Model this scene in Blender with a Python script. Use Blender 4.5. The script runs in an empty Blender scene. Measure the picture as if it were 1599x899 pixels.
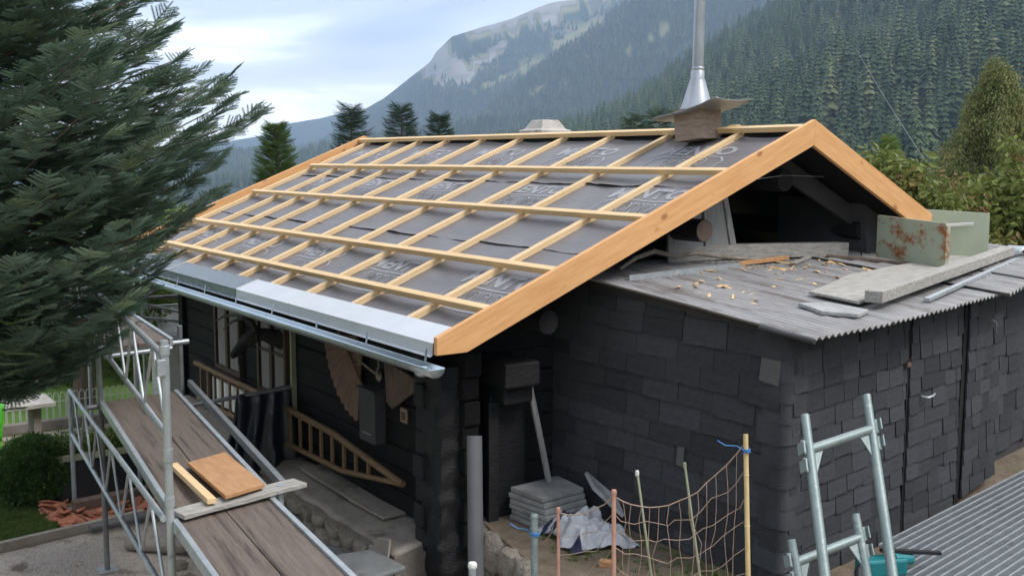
import bpy, math, random
from mathutils import Vector, Matrix, Euler, noise
random.seed(7)
R_ = math.radians
scene = bpy.context.scene
col = scene.collection

# ------------------------------------------------------------------ camera
CAM = Vector((6.297, -7.656, 3.090))
Fv = Vector((-0.81421, 0.56871, -0.11796)); Rv = Vector((0.57264, 0.81980, 0.00397))
YAW, PITCH, ROLL = R_(-55.064), R_(6.774), R_(0.2273)
Fv = Vector((math.sin(YAW)*math.cos(PITCH), math.cos(YAW)*math.cos(PITCH), -math.sin(PITCH)))
r0 = Vector((math.cos(YAW), -math.sin(YAW), 0)); u0 = r0.cross(Fv)
Rv = r0*math.cos(ROLL)+u0*math.sin(ROLL); Uv = u0*math.cos(ROLL)-r0*math.sin(ROLL)
cd = bpy.data.cameras.new('camera'); cam = bpy.data.objects.new('camera', cd); col.objects.link(cam)
cd.lens = 37.616; cd.sensor_width = 36; cd.clip_end = 40000; cd.clip_start = 0.05
mw = Matrix((Rv, Uv, -Fv)).transposed().to_4x4(); mw.translation = CAM
cam.matrix_world = mw
scene.camera = cam

# ------------------------------------------------------------------ sky, sun, exposure
SUN_EL, SUN_AZ = R_(52), R_(62)          # azimuth measured from +Y towards +X
w = bpy.data.worlds.new('World'); scene.world = w; w.use_nodes = True
nt = w.node_tree; nt.nodes.clear()
def wn(t, **k):
    n = nt.nodes.new(t)
    for a, b in k.items(): setattr(n, a, b)
    return n
def mth(op, a, b=None, c=None):
    n = wn('ShaderNodeMath', operation=op)
    for i, v in enumerate((a, b, c)):
        if v is None: continue
        if isinstance(v, (int, float)): n.inputs[i].default_value = v
        else: nt.links.new(v, n.inputs[i])
    return n.outputs[0]
sky = wn('ShaderNodeTexSky', sky_type='NISHITA'); sky.sun_disc = False
sky.sun_elevation = SUN_EL; sky.sun_rotation = SUN_AZ; sky.altitude = 1100; sky.air_density = 1.0; sky.dust_density = 2.0
geo = wn('ShaderNodeTexCoord')
sep = wn('ShaderNodeSeparateXYZ'); nt.links.new(geo.outputs['Generated'], sep.inputs[0])
zz = mth('ADD', mth('MAXIMUM', sep.outputs[2], 0.0), 0.16)
cx = mth('DIVIDE', sep.outputs[0], zz); cy = mth('DIVIDE', sep.outputs[1], zz)
cmb = wn('ShaderNodeCombineXYZ'); nt.links.new(cx, cmb.inputs[0]); nt.links.new(cy, cmb.inputs[1])
n1 = wn('ShaderNodeTexNoise'); n1.inputs['Scale'].default_value = 0.75; n1.inputs['Detail'].default_value = 7; n1.inputs['Roughness'].default_value = .5; n1.inputs['Distortion'].default_value = .5
mp = wn('ShaderNodeMapping'); mp.inputs['Location'].default_value = (3.1, 1.4, 0); nt.links.new(cmb.outputs[0], mp.inputs[0]); nt.links.new(mp.outputs[0], n1.inputs[0])
ramp = wn('ShaderNodeValToRGB'); e = ramp.color_ramp.elements
e[0].position = .40; e[0].color = (3.7, 4.1, 4.9, 1); e[1].position = .62; e[1].color = (14, 13.8, 13.4, 1)
x_ = ramp.color_ramp.elements.new(.515); x_.color = (5.7, 6.1, 6.8, 1)
nt.links.new(n1.outputs[0], ramp.inputs[0])
# cloud deck thins towards the horizon into pale bright air
hz = mth('SUBTRACT', 1.0, mth('MINIMUM', mth('MULTIPLY', mth('ABSOLUTE', sep.outputs[2]), 9.0), 1.0))
hmix = wn('ShaderNodeMixRGB'); nt.links.new(mth('MULTIPLY', hz, .8), hmix.inputs[0]); nt.links.new(ramp.outputs[0], hmix.inputs[1]); hmix.inputs[2].default_value = (11.5, 11.3, 11.0, 1)
cov = wn('ShaderNodeMixRGB'); cov.inputs[0].default_value = .88
nt.links.new(sky.outputs[0], cov.inputs[1]); nt.links.new(hmix.outputs[0], cov.inputs[2])
bg = wn('ShaderNodeBackground'); bg.inputs[1].default_value = .11
nt.links.new(cov.outputs[0], bg.inputs[0])
wo = wn('ShaderNodeOutputWorld'); nt.links.new(bg.outputs[0], wo.inputs[0])

sd = bpy.data.lights.new('sun', 'SUN'); sun = bpy.data.objects.new('sun', sd); col.objects.link(sun)
sd.energy = 1.5; sd.angle = R_(22); sd.color = (1, .965, .91)
sdir = Vector((math.sin(SUN_AZ)*math.cos(SUN_EL), math.cos(SUN_AZ)*math.cos(SUN_EL), math.sin(SUN_EL)))
sun.rotation_euler = sdir.to_track_quat('Z', 'Y').to_euler(); sun.location = (0, 0, 30)
vs = scene.view_settings
vs.view_transform = 'Standard'; vs.look = 'None'; vs.gamma = 1; vs.use_curve_mapping = False; vs.exposure = 1.15
scene.render.engine = 'CYCLES'
scene.cycles.use_denoising = True
scene.cycles.max_bounces = 6; scene.cycles.volume_bounces = 0; scene.cycles.transparent_max_bounces = 6

# ------------------------------------------------------------------ materials
MATS = {}
def rgba(c): return (c[0], c[1], c[2], 1)
def M(name, c1, c2=None, scale=4, rough=.75, metal=0, bump=0, bscale=60, stretch=(1,1,1), rot=(0,0,0), rnd=0, c3=None, t3=.62, s3=1.5, knots=None, spec=.4, coord='Object', bstretch=None):
    m = bpy.data.materials.new(name); m.use_nodes = True; n = m.node_tree; N = n.nodes; L = n.links
    b = N['Principled BSDF']; b.inputs['Roughness'].default_value = rough; b.inputs['Metallic'].default_value = metal
    b.inputs['Specular IOR Level'].default_value = spec
    tc = N.new('ShaderNodeTexCoord'); mp = N.new('ShaderNodeMapping'); mp.vector_type = 'TEXTURE'; mp.inputs['Scale'].default_value = [1/k for k in stretch]; mp.inputs['Rotation'].default_value = rot
    L.new(tc.outputs[coord], mp.inputs[0])
    no = N.new('ShaderNodeTexNoise'); no.inputs['Scale'].default_value = scale; no.inputs['Detail'].default_value = 8; no.inputs['Roughness'].default_value = .62
    L.new(mp.outputs[0], no.inputs[0])
    mr = N.new('ShaderNodeMapRange'); mr.inputs[1].default_value = .32; mr.inputs[2].default_value = .68; L.new(no.outputs[0], mr.inputs[0])
    mx = N.new('ShaderNodeMixRGB'); mx.inputs[1].default_value = rgba(c1); mx.inputs[2].default_value = rgba(c2 or c1); L.new(mr.outputs[0], mx.inputs[0])
    out = mx.outputs[0]
    if c3:
        n3 = N.new('ShaderNodeTexNoise'); n3.inputs['Scale'].default_value = s3; n3.inputs['Detail'].default_value = 9; n3.inputs['Roughness'].default_value = .7; L.new(mp.outputs[0], n3.inputs[0])
        m3 = N.new('ShaderNodeMapRange'); m3.inputs[1].default_value = t3-.05; m3.inputs[2].default_value = t3+.05; L.new(n3.outputs[0], m3.inputs[0])
        x3 = N.new('ShaderNodeMixRGB'); L.new(m3.outputs[0], x3.inputs[0]); L.new(out, x3.inputs[1]); x3.inputs[2].default_value = rgba(c3); out = x3.outputs[0]
    if knots:
        vo = N.new('ShaderNodeTexVoronoi'); vo.inputs['Scale'].default_value = knots[0]
        mk = N.new('ShaderNodeMapping'); mk.vector_type = 'TEXTURE'; mk.inputs['Scale'].default_value = [1/k for k in knots[2]]; mk.inputs['Rotation'].default_value = rot; L.new(tc.outputs[coord], mk.inputs[0]); L.new(mk.outputs[0], vo.inputs[0])
        k = N.new('ShaderNodeMapRange'); k.inputs[1].default_value = knots[1]*.45; k.inputs[2].default_value = knots[1]; k.inputs[3].default_value = .8; k.inputs[4].default_value = 0; L.new(vo.outputs['Distance'], k.inputs[0])
        xk = N.new('ShaderNodeMixRGB'); L.new(k.outputs[0], xk.inputs[0]); L.new(out, xk.inputs[1]); xk.inputs[2].default_value = rgba(knots[3]); out = xk.outputs[0]
    if rnd:
        oi = N.new('ShaderNodeObjectInfo'); hs = N.new('ShaderNodeHueSaturation'); L.new(out, hs.inputs['Color'])
        r = N.new('ShaderNodeMapRange'); r.inputs[3].default_value = 1-rnd; r.inputs[4].default_value = 1+rnd; L.new(oi.outputs['Random'], r.inputs[0]); L.new(r.outputs[0], hs.inputs['Value']); out = hs.outputs[0]
    L.new(out, b.inputs['Base Color'])
    if bump:
        bn = N.new('ShaderNodeTexNoise'); bn.inputs['Scale'].default_value = bscale; bn.inputs['Detail'].default_value = 5
        if bstretch:
            mb_ = N.new('ShaderNodeMapping'); mb_.vector_type = 'TEXTURE'; mb_.inputs['Scale'].default_value = [1/k for k in bstretch]; mb_.inputs['Rotation'].default_value = rot; L.new(tc.outputs[coord], mb_.inputs[0]); L.new(mb_.outputs[0], bn.inputs[0])
        else: L.new(mp.outputs[0], bn.inputs[0])
        bu = N.new('ShaderNodeBump'); bu.inputs['Strength'].default_value = bump; bu.inputs['Distance'].default_value = .02; L.new(bn.outputs[0], bu.inputs['Height']); L.new(bu.outputs[0], b.inputs['Normal'])
    MATS[name] = m
    return m
AL, AR = R_(22.285), R_(26.02)
# fresh timber
M('barge', (.60,.30,.115), (.72,.40,.175), 3.2, .6, rot=(AL,0,0), stretch=(6,.9,9), bump=.12, bscale=30, knots=(3.4,.17,(1,1,1.6),(.30,.12,.035)))
M('barge_r', (.60,.30,.115), (.72,.40,.175), 3.2, .6, rot=(-AR,0,0), stretch=(6,.9,9), bump=.12, bscale=30, knots=(3.4,.17,(1,1,1.6),(.30,.12,.035)))
M('batten', (.66,.44,.22), (.76,.56,.32), 4, .62, stretch=(.7,9,9), bump=.1, bscale=25, knots=(3.2,.05,(.6,2,2),(.36,.17,.06)), rnd=.06)
M('counter_batten', (.66,.45,.235), (.76,.57,.34), 4, .62, rot=(AL,0,0), stretch=(9,.7,9), bump=.1, bscale=25, knots=(3.2,.05,(2,.6,2),(.36,.17,.06)), rnd=.06)
M('membrane', (.135,.127,.131), (.165,.156,.16), 2.5, .42, bump=.3, bscale=5, bstretch=(.8,2.2,2.2), spec=.5)
M('print', (.27,.265,.28), (.31,.305,.32), 9, .5)
M('zinc', (.62,.63,.64), (.69,.70,.71), 3, .45, metal=.45)
def wetdrops(m):
    n = m.node_tree; N = n.nodes; L = n.links; b = N['Principled BSDF']
    tc = N.new('ShaderNodeTexCoord'); vo = N.new('ShaderNodeTexVoronoi'); vo.inputs['Scale'].default_value = 42; L.new(tc.outputs['Object'], vo.inputs[0])
    mr = N.new('ShaderNodeMapRange'); mr.inputs[1].default_value = .2; mr.inputs[2].default_value = .45; mr.inputs[3].default_value = 1; mr.inputs[4].default_value = 0; L.new(vo.outputs['Distance'], mr.inputs[0])
    bu = N.new('ShaderNodeBump'); bu.inputs['Strength'].default_value = .9; bu.inputs['Distance'].default_value = .012; L.new(mr.outputs[0], bu.inputs['Height']); L.new(bu.outputs[0], b.inputs['Normal'])
wetdrops(M('zinc_wet', (.13,.15,.155), (.25,.28,.285), 26, .25, metal=.75))
M('gutter', (.42,.49,.54), (.55,.62,.66), 3, .3, metal=.8)
M('galv', (.36,.39,.40), (.47,.50,.51), 10, .48, metal=.6, c3=(.27,.28,.28), t3=.64, s3=6, bump=.1)
M('galv_light', (.36,.38,.39), (.46,.48,.49), 10, .5, metal=.35)
M('galv_dark', (.16,.165,.17), (.25,.26,.26), 8, .55, metal=.5, bump=.15)
M('steel_green', (.19,.235,.23), (.26,.305,.295), 6, .5, metal=.45, c3=(.34,.37,.355), t3=.64, s3=7, bump=.12)
M('dark_wood', (.004,.004,.0045), (.011,.010,.010), 3, .7, stretch=(1,6,8), bump=.5, bscale=14, spec=.18)
M('dark_log', (.005,.005,.006), (.014,.013,.014), 3.5, .55, stretch=(1.5,1.5,9), bump=.7, bscale=16, spec=.4, c3=(.05,.047,.047), t3=.71, s3=9)
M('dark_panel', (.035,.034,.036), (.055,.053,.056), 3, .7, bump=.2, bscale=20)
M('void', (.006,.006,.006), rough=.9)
M('grey_wood', (.20,.185,.165), (.38,.36,.33), 5, .85, stretch=(1.2,10,10), bump=.5, bscale=14, c3=(.12,.105,.09), t3=.66, s3=3)
M('grey_wood_y', (.24,.225,.20), (.42,.40,.365), 5, .85, stretch=(10,1.2,10), bump=.5, bscale=14, c3=(.13,.115,.10), t3=.68, s3=3)
M('grey_wood_z', (.20,.195,.19), (.36,.35,.34), 5, .85, stretch=(10,10,1.2), bump=.5, bscale=14, c3=(.12,.11,.10), t3=.68, s3=3)
M('deck_wood', (.095,.070,.055), (.175,.138,.112), 4, .7, stretch=(.5,10,10), rot=(0,0,-.126), bump=.35, bscale=12, c3=(.05,.034,.027), t3=.57, s3=2.0)
M('brown_board', (.36,.18,.075), (.50,.28,.13), 3, .65, stretch=(1.5,8,8), bump=.2, c3=(.22,.11,.05), t3=.66, s3=3, knots=(4,.09,(1,1,1),(.14,.06,.025)))
M('ladder_wood', (.14,.085,.042), (.225,.14,.07), 4, .7, stretch=(1,8,8), bump=.2)
M('old_brown', (.085,.058,.042), (.15,.105,.08), 6, .8, bump=.4, stretch=(3,3,1))
M('shingle', (.043,.044,.049), (.066,.067,.073), 5, .85, bump=.55, bscale=170, rnd=.28, spec=.3)
M('shingle_pale', (.11,.11,.105), (.19,.19,.185), 30, .9, bump=.7, bscale=170)
M('corrugated', (.20,.19,.185), (.33,.32,.315), 2.4, .72, bump=.25, bscale=30, stretch=(.5,3,1), c3=(.13,.11,.095), t3=.6, s3=1.6)
M('stone', (.15,.13,.105), (.29,.26,.215), 5, .9, bump=.7, bscale=18, rnd=.25, c3=(.10,.085,.065), t3=.62, s3=4)
M('mortar', (.13,.115,.095), (.20,.18,.15), 8, .95, bump=.6, bscale=30)
M('concrete', (.21,.185,.155), (.32,.285,.245), 3, .92, bump=.4, bscale=22, c3=(.14,.115,.09), t3=.6, s3=2)
M('concrete_pale', (.36,.33,.30), (.50,.47,.43), 6, .9, bump=.5, bscale=40, c3=(.22,.2,.18), t3=.62, s3=5)
M('slate', (.20,.20,.195), (.36,.36,.35), 6, .85, bump=.5, bscale=30, rnd=.15)
M('soil', (.10,.075,.05), (.20,.155,.115), 5, .97, bump=.9, bscale=24, c3=(.09,.10,.035), t3=.62, s3=2.5)
M('gravel', (.31,.265,.22), (.52,.46,.40), 40, .95, bump=1, bscale=70, c3=(.15,.12,.095), t3=.6, s3=3)
M('lawn', (.085,.125,.028), (.16,.20,.055), 14, .95, bump=.9, bscale=90, c3=(.12,.11,.05), t3=.66, s3=3)
M('green_field', (.13,.24,.04), (.19,.31,.065), 3, .95, bump=.5, bscale=40)
M('white_cloth', (.40,.41,.43), (.52,.53,.55), 6, .8, bump=.3, bscale=30)
M('navy_cloth', (.018,.020,.055), (.03,.03,.075), 6, .8, bump=.3)
M('tarp', (.010,.011,.018), (.014,.016,.026), 4, .28, bump=.35, bscale=7, spec=.5, bstretch=(3,3,.8))
M('cabinet', (.335,.37,.265), (.385,.42,.31), 5, .55, c3=(.24,.085,.03), t3=.69, s3=5, bump=.05)
M('cabinet_rust', (.34,.375,.27), (.38,.415,.305), 5, .58, c3=(.26,.09,.03), t3=.56, s3=5.5, bump=.08)
M('copper', (.52,.27,.21), (.64,.37,.29), 12, .4, metal=.35)
M('bamboo', (.50,.36,.16), (.62,.47,.24), 8, .55, stretch=(3,3,1))
M('stake_green', (.22,.24,.15), (.30,.31,.21), 10, .6)
M('cord', (.30,.20,.14), (.42,.31,.24), 20, .85)
M('blue_string', (.05,.20,.45), rough=.7)
M('teal', (.01,.15,.165), (.014,.18,.195), 6, .4, spec=.5)
M('black_plastic', (.018,.018,.02), rough=.5)
M('grey_pipe', (.10,.10,.105), (.125,.125,.13), 4, .42, bump=.05)
M('grey_bin', (.16,.165,.165), (.24,.245,.245), 5, .6, bump=.15, c3=(.12,.11,.10), t3=.62, s3=4)
M('green_plastic', (.10,.52,.03), rough=.4)
M('white_paint', (.62,.61,.57), (.72,.71,.67), 6, .6)
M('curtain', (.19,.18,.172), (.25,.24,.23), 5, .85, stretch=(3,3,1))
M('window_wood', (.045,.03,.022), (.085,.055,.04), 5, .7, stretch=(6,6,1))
M('glass', (.02,.022,.024), rough=.06, spec=.8)
M('terracotta', (.30,.10,.055), (.42,.17,.10), 9, .85, bump=.3, rnd=.3)
M('flue', (.34,.36,.385), (.46,.485,.51), 5, .42, metal=.65, stretch=(1,1,.6), c3=(.26,.26,.27), t3=.63, s3=4)
M('box_wood', (.23,.17,.13), (.36,.28,.225), 5, .85, stretch=(1.4,3,9), bump=.4, bscale=14)
M('chips', (.55,.34,.15), (.68,.46,.23), 20, .8, rnd=.2)
M('bark', (.09,.065,.05), (.17,.125,.10), 8, .95, bump=.8, bscale=24, stretch=(1,1,.3))
M('pale_bark', (.36,.34,.31), (.48,.46,.42), 8, .9, bump=.3)
M('branch', (.17,.14,.11), (.30,.255,.21), 10, .9, bump=.6)
M('goat', (.013,.012,.012), (.035,.031,.028), 9, .8, bump=.5)
M('horn', (.03,.027,.024), (.07,.06,.05), 12, .5, bump=.5, bscale=60)
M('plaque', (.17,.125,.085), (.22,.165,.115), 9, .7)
M('rubber', (.02,.02,.02), rough=.8)

def leafmat(name, c1, c2, rough=.6, c3=None, trans=.25):
    m = bpy.data.materials.new(name); m.use_nodes = True; n = m.node_tree; N = n.nodes; L = n.links
    b = N['Principled BSDF']; b.inputs['Roughness'].default_value = rough; b.inputs['Specular IOR Level'].default_value = .25
    oi = N.new('ShaderNodeObjectInfo'); rp = N.new('ShaderNodeValToRGB'); el = rp.color_ramp.elements
    el[0].color = rgba(c1); el[1].color = rgba(c2)
    if c3: q = el.new(.82); q.color = rgba(c2); el[2].color = rgba(c3)
    L.new(oi.outputs['Random'], rp.inputs[0])
    tc = N.new('ShaderNodeTexCoord'); no = N.new('ShaderNodeTexNoise'); no.inputs['Scale'].default_value = 3; L.new(tc.outputs['Object'], no.inputs[0])
    hs = N.new('ShaderNodeHueSaturation'); mr = N.new('ShaderNodeMapRange'); mr.inputs[3].default_value = .6; mr.inputs[4].default_value = 1.4; L.new(no.outputs[0], mr.inputs[0]); L.new(mr.outputs[0], hs.inputs['Value']); L.new(rp.outputs[0], hs.inputs['Color'])
    L.new(hs.outputs[0], b.inputs['Base Color'])
    if trans:
        t = N.new('ShaderNodeBsdfTranslucent'); L.new(hs.outputs[0], t.inputs[0]); mx = N.new('ShaderNodeMixShader'); mx.inputs[0].default_value = trans
        L.new(b.outputs[0], mx.inputs[1]); L.new(t.outputs[0], mx.inputs[2]); L.new(mx.outputs[0], N['Material Output'].inputs[0])
    MATS[name] = m
leafmat('fir_needle', (.075,.135,.085), (.19,.27,.20), .5, (.29,.37,.20), .3)
leafmat('spruce_needle', (.022,.045,.022), (.045,.075,.033), .7, None, .15)
leafmat('larch_needle', (.075,.135,.03), (.12,.19,.045), .7, None, .25)
leafmat('thuja_leaf', (.15,.24,.03), (.20,.30,.05), .7, None, .25)
leafmat('birch_leaf', (.15,.17,.055), (.25,.26,.10), .6, (.30,.28,.11), .3)
leafmat('shrub_leaf', (.12,.15,.035), (.20,.23,.06), .55, (.25,.13,.055), .3)
leafmat('hedge_leaf', (.035,.085,.015), (.07,.14,.03), .55, None, .2)
leafmat('bush_leaf', (.06,.11,.02), (.13,.19,.045), .55, None, .25)
leafmat('forest', (.032,.056,.028), (.074,.108,.050), .9, (.125,.14,.065), 0)
leafmat('grass_blade', (.06,.12,.02), (.12,.18,.045), .7, (.16,.16,.07), .25)

# ------------------------------------------------------------------ mesh helpers
class MB:
    def __init__(s): s.v = []; s.f = []
    def add(s, vs, fs):
        o = len(s.v); s.v += [tuple(p) for p in vs]; s.f += [tuple(i+o for i in f) for f in fs]; return s
    def box(s, c, d, m=None):
        c = Vector(c); m = m or Matrix.Identity(3); P = []
        for z in (-1, 1):
            for x, y in ((-1,-1),(1,-1),(1,1),(-1,1)): P.append(c + m @ Vector((x*d[0]/2, y*d[1]/2, z*d[2]/2)))
        return s.add(P, [(3,2,1,0),(4,5,6,7),(0,1,5,4),(1,2,6,5),(2,3,7,6),(3,0,4,7)])
    def beam(s, p, q, wd, ht, up=(0,0,1), n=1, wob=0):
        p = Vector(p); q = Vector(q); d = (q-p).normalized(); sd_ = d.cross(Vector(up)).normalized(); u = sd_.cross(d).normalized(); P = []; Fc = []
        for i in range(n+1):
            c = p.lerp(q, i/n) + (sd_*random.uniform(-wob, wob)+u*random.uniform(-wob, wob) if wob else Vector())
            P += [c-sd_*wd/2-u*ht/2, c+sd_*wd/2-u*ht/2, c+sd_*wd/2+u*ht/2, c-sd_*wd/2+u*ht/2]
        for i in range(n):
            a = i*4
            for k in range(4): Fc.append((a+k, a+(k+1)%4, a+4+(k+1)%4, a+4+k))
        Fc += [(3,2,1,0), (n*4, n*4+1, n*4+2, n*4+3)]
        Fc = [tuple(reversed(f)) for f in Fc]
        return s.add(P, Fc)
    def tube(s, pts, r, n=10, cap=True):
        pts = [Vector(p) for p in pts]; k = len(pts); rr = r if isinstance(r, (list, tuple)) else [r]*k
        P = []; Fc = []; ref = None
        for i, p in enumerate(pts):
            d = (pts[min(i+1, k-1)]-pts[max(i-1, 0)]).normalized()
            if ref is None: ref = d.orthogonal().normalized()
            a = (ref - d*ref.dot(d)).normalized(); ref = a; b = d.cross(a)
            for j in range(n):
                t = 2*math.pi*j/n; P.append(p + (a*math.cos(t)+b*math.sin(t))*rr[i])
        for i in range(k-1):
            for j in range(n): Fc.append((i*n+j, i*n+(j+1)%n, (i+1)*n+(j+1)%n, (i+1)*n+j))
        if cap: Fc += [tuple(reversed(range(n))), tuple(range((k-1)*n, k*n))]
        return s.add(P, Fc)
    def lathe(s, prof, c=(0,0,0), n=20, cap=True, sx=1, sy=1):
        P = []; Fc = []; c = Vector(c)
        for r, z in prof:
            for j in range(n):
                t = 2*math.pi*j/n; P.append(c+Vector((r*math.cos(t)*sx, r*math.sin(t)*sy, z)))
        for i in range(len(prof)-1):
            for j in range(n): Fc.append((i*n+j, i*n+(j+1)%n, (i+1)*n+(j+1)%n, (i+1)*n+j))
        if cap: Fc += [tuple(reversed(range(n))), tuple(range((len(prof)-1)*n, len(prof)*n))]
        return s.add(P, Fc)
    def prism(s, poly, off):
        n = len(poly); off = Vector(off); P = [Vector(p) for p in poly]; P += [p+off for p in P]
        return s.add(P, [tuple(range(n-1, -1, -1)), tuple(range(n, 2*n))]+[(i, (i+1)%n, n+(i+1)%n, n+i) for i in range(n)])
    def grid(s, nu, nv, fn):
        P = [fn(i/nu, j/nv) for i in range(nu+1) for j in range(nv+1)]
        return s.add(P, [(i*(nv+1)+j, (i+1)*(nv+1)+j, (i+1)*(nv+1)+j+1, i*(nv+1)+j+1) for i in range(nu) for j in range(nv)])
    def mesh(s, name, mat, smooth=None):
        me = bpy.data.meshes.new(name); me.from_pydata(s.v, [], s.f); me.update()
        if mat: me.materials.append(MATS[mat] if isinstance(mat, str) else mat)
        if smooth is not None:
            me.polygons.foreach_set('use_smooth', [True]*len(me.polygons)); me.set_sharp_from_angle(angle=R_(smooth))
        return me
def link(name, me, parent=None, label=None, cat=None, group=None, kind=None, bevel=0, solid=0):
    o = bpy.data.objects.new(name, me); col.objects.link(o)
    if parent is not None:
        o.parent = parent
        if parent.type == 'EMPTY': o.matrix_parent_inverse = Matrix.Translation(-parent.location)
    if label: o['label'] = label
    if cat: o['category'] = cat
    if group: o['group'] = group
    if kind: o['kind'] = kind
    if solid:
        mo = o.modifiers.new('thickness', 'SOLIDIFY'); mo.thickness = solid
    if bevel:
        mo = o.modifiers.new('edge', 'BEVEL'); mo.width = bevel; mo.segments = 2; mo.limit_method = 'ANGLE'; mo.angle_limit = R_(40)
    return o
def B(name, mb, mat, parent=None, smooth=None, **k): return link(name, mb.mesh(name, mat, smooth), parent, **k)
def T(name, loc, label, cat, group=None, kind=None):
    o = bpy.data.objects.new(name, None); col.objects.link(o); o.location = loc; o.empty_display_size = .2
    if label: o['label'] = label
    if cat: o['category'] = cat
    if group: o['group'] = group
    if kind: o['kind'] = kind
    return o
V = Vector
def fbm(p, o=4): return noise.fractal(p, 1.0, 2.0, o)
def interp(tab, x):
    if x <= tab[0][0]: return tab[0][1]
    for (a, b), (c, d) in zip(tab, tab[1:]):
        if x <= c: return b+(d-b)*(x-a)/(c-a)
    return tab[-1][1]

# ------------------------------------------------------------------ terrain to the horizon
GZ = -.7
pA = [(-70,-.05),(-65.87,-.0292),(-61.86,-.0069),(-58.47,.0063),(-55.76,.0171),(-53.04,.0272),(-51.02,.0361),(-48.36,.0593),(-44.72,.1017),(-41.17,.1423),(-37.38,.1777),(-33.06,.2045),(-27.68,.221),(-18.29,.209),(20,.19)]
pD = [(-100,-.02),(-76.26,-.0285),(-70.7,-.0147),(-69.42,-.0072),(-66.82,.0056),(-64.51,.0162),(-61.84,.0264),(-59.14,.0326),(-56.44,.0416),(-51.7,.0477)]
pB2 = [(-65.83,.0086),(-63.18,.0205),(-60.49,.0266),(-58.47,.0327),(-56.44,.0504),(-54.08,.0825),(-51.74,.1113),(-49.76,.1368),(-47.8,.1619),(-42.07,.2088),(-33.16,.2408)]
pB = [(-70,-.01),(-67.79,.0055),(-65.16,.0202),(-63.66,.0407),(-63.16,.0454),(-61.82,.0583),(-60.47,.0759),(-59.4,.0905),(-59.13,.0995),(-58.29,.1137),(-56.44,.1238),(-55.1,.1313),(-54.1,.1388),(-53.1,.1457),(-51.77,.1501),(-48.48,.1789),(-42.09,.2198)]
pC = [(-88.21,.0107),(-74.68,.0076),(-70.66,.0137),(-69.06,.0196),(-67.77,.0244),(-67.11,.0331),(-65.14,.0392),(-63.82,.0441),(-61.83,.0456),(-55.08,.0476),(-41.79,.0529)]
def bump_(t): t = max(0, min(1, t)); return t*t*(3-2*t)
LAY = [(pA, 260, 1350, 1900, -34), (pD, 1450, 2100, 2500, -60), (pB2, 1900, 2750, 3300, -60), (pB, 2600, 3900, 4500, -60), (pC, 4500, 5300, 5900, -60)]
def height(az, r):
    base = GZ - 34*bump_((r-45)/250)
    if r > 1500: base -= 26*bump_((r-1500)/400)
    z = base; x = r*math.sin(R_(az)); y = r*math.cos(R_(az)); lay = -1
    for k, (tab, rs, rc, re, b0) in enumerate(LAY):
        if r <= rs or r >= re: continue
        wig = fbm(V((x/ (rc*.16), y/(rc*.16), k*7.3)), 5)
        crest = 3.09 + interp(tab, az)*rc*(1.0) + wig*rc*.0035
        if k == 0: crest -= 16
        if k in (1, 2): crest -= 14
        if r < rc:
            t = (r-rs)/(rc-rs); h = base + (crest-base)*(t**1.12)
            if k == 3: h += (1-abs(2*t-1))*(crest-base)*.10*fbm(V((x/420, y/420, 3)), 4)
            else: h += t*(1-t)*(crest-base)*.28*wig
        else:
            t = (r-rc)/(re-rc); h = crest - (crest-base)*bump_(t)
        if h > z: z = h; lay = k
    if r < 45: z = GZ
    return z, lay
def pix(P):
    d = P-CAM; zf = d.dot(Fv)
    return 799.5+1670.8*d.dot(Rv)/zf, 449.5-1670.8*d.dot(Uv)/zf
def seg(px, py, a, b):
    ax, ay = a; bx, by = b; t = max(0, min(1, ((px-ax)*(bx-ax)+(py-ay)*(by-ay))/((bx-ax)**2+(by-ay)**2)))
    return math.hypot(px-ax-t*(bx-ax), py-ay-t*(by-ay)), t
def polar(az, r): return V((CAM.x+r*math.sin(R_(az)), CAM.y+r*math.cos(R_(az)), 0))
# open ground on the mountain sides, given as lines on the terrain (azimuth, tangent of elevation), half width, kind
PAST = [((-50.6,.126), (-54.9,.080), .0050, 3), ((-54.9,.080), (-57.6,.058), .0022, 3), ((-51.2,.094), (-52.2,.088), .0018, 2), ((-52.4,.0715),(-54.2,.062),.0026,2),
        ((-47.0,.116),(-47.9,.108),.0042,2), ((-48.6,.099),(-49.2,.095),.0025,2), ((-56.2,.045),(-57.6,.0385),.0016,2),
        ((-34.9,.113),(-36.1,.101),.0050,0), ((-37.1,.084),(-37.7,.078),.004,0), ((-38.9,.073),(-39.4,.068),.003,0), ((-40.6,.063),(-42.4,.0585),.0040,0)]
ROCK = [((-58.9,.093),(-57.6,.078),.011), ((-57.4,.085),(-55.5,.103),.006), ((-59.6,.082),(-59.0,.074),.006), ((-56.8,.118),(-53.5,.135),.006), ((-54,.13),(-52,.143),.008)]
def cover(az, tn, lay, P):
    j = fbm(V((az*2.2, tn*240, 5)), 4)*.0035
    for a, b, wd, k in PAST:
        if lay in ((0,) if k == 0 else (1, 2, 3)):
            d = seg(az*.0175, tn, (a[0]*.0175, a[1]), (b[0]*.0175, b[1]))[0]
            if d+j < wd: return 1
    if lay == 3:
        for a, b, wd in ROCK:
            d = seg(az*.0175, tn, (a[0]*.0175, a[1]), (b[0]*.0175, b[1]))[0]
            if d+j*1.9 < wd: return 2
        if tn > .112 and fbm(V((az*1.3, tn*110, 9)), 4) > .02: return 1.5
    return 0
azs = []; a = -180
while a < 180:
    azs.append(a); a += .28 if -86 < a < -22 else 6
rs = [0, 6, 15, 30, 45]; q = 45
while q < 6100:
    q *= 1.028; rs.append(q)
mb = MB(); cov_ = []
for az in azs:
    for r in rs:
        z, lay = height(az, r); p = polar(az, r); p.z = z; mb.v.append(tuple(p))
        cov_.append(cover(az, (z-CAM.z)/max(r, 1), lay, p) if r > 200 else 1)
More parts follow.
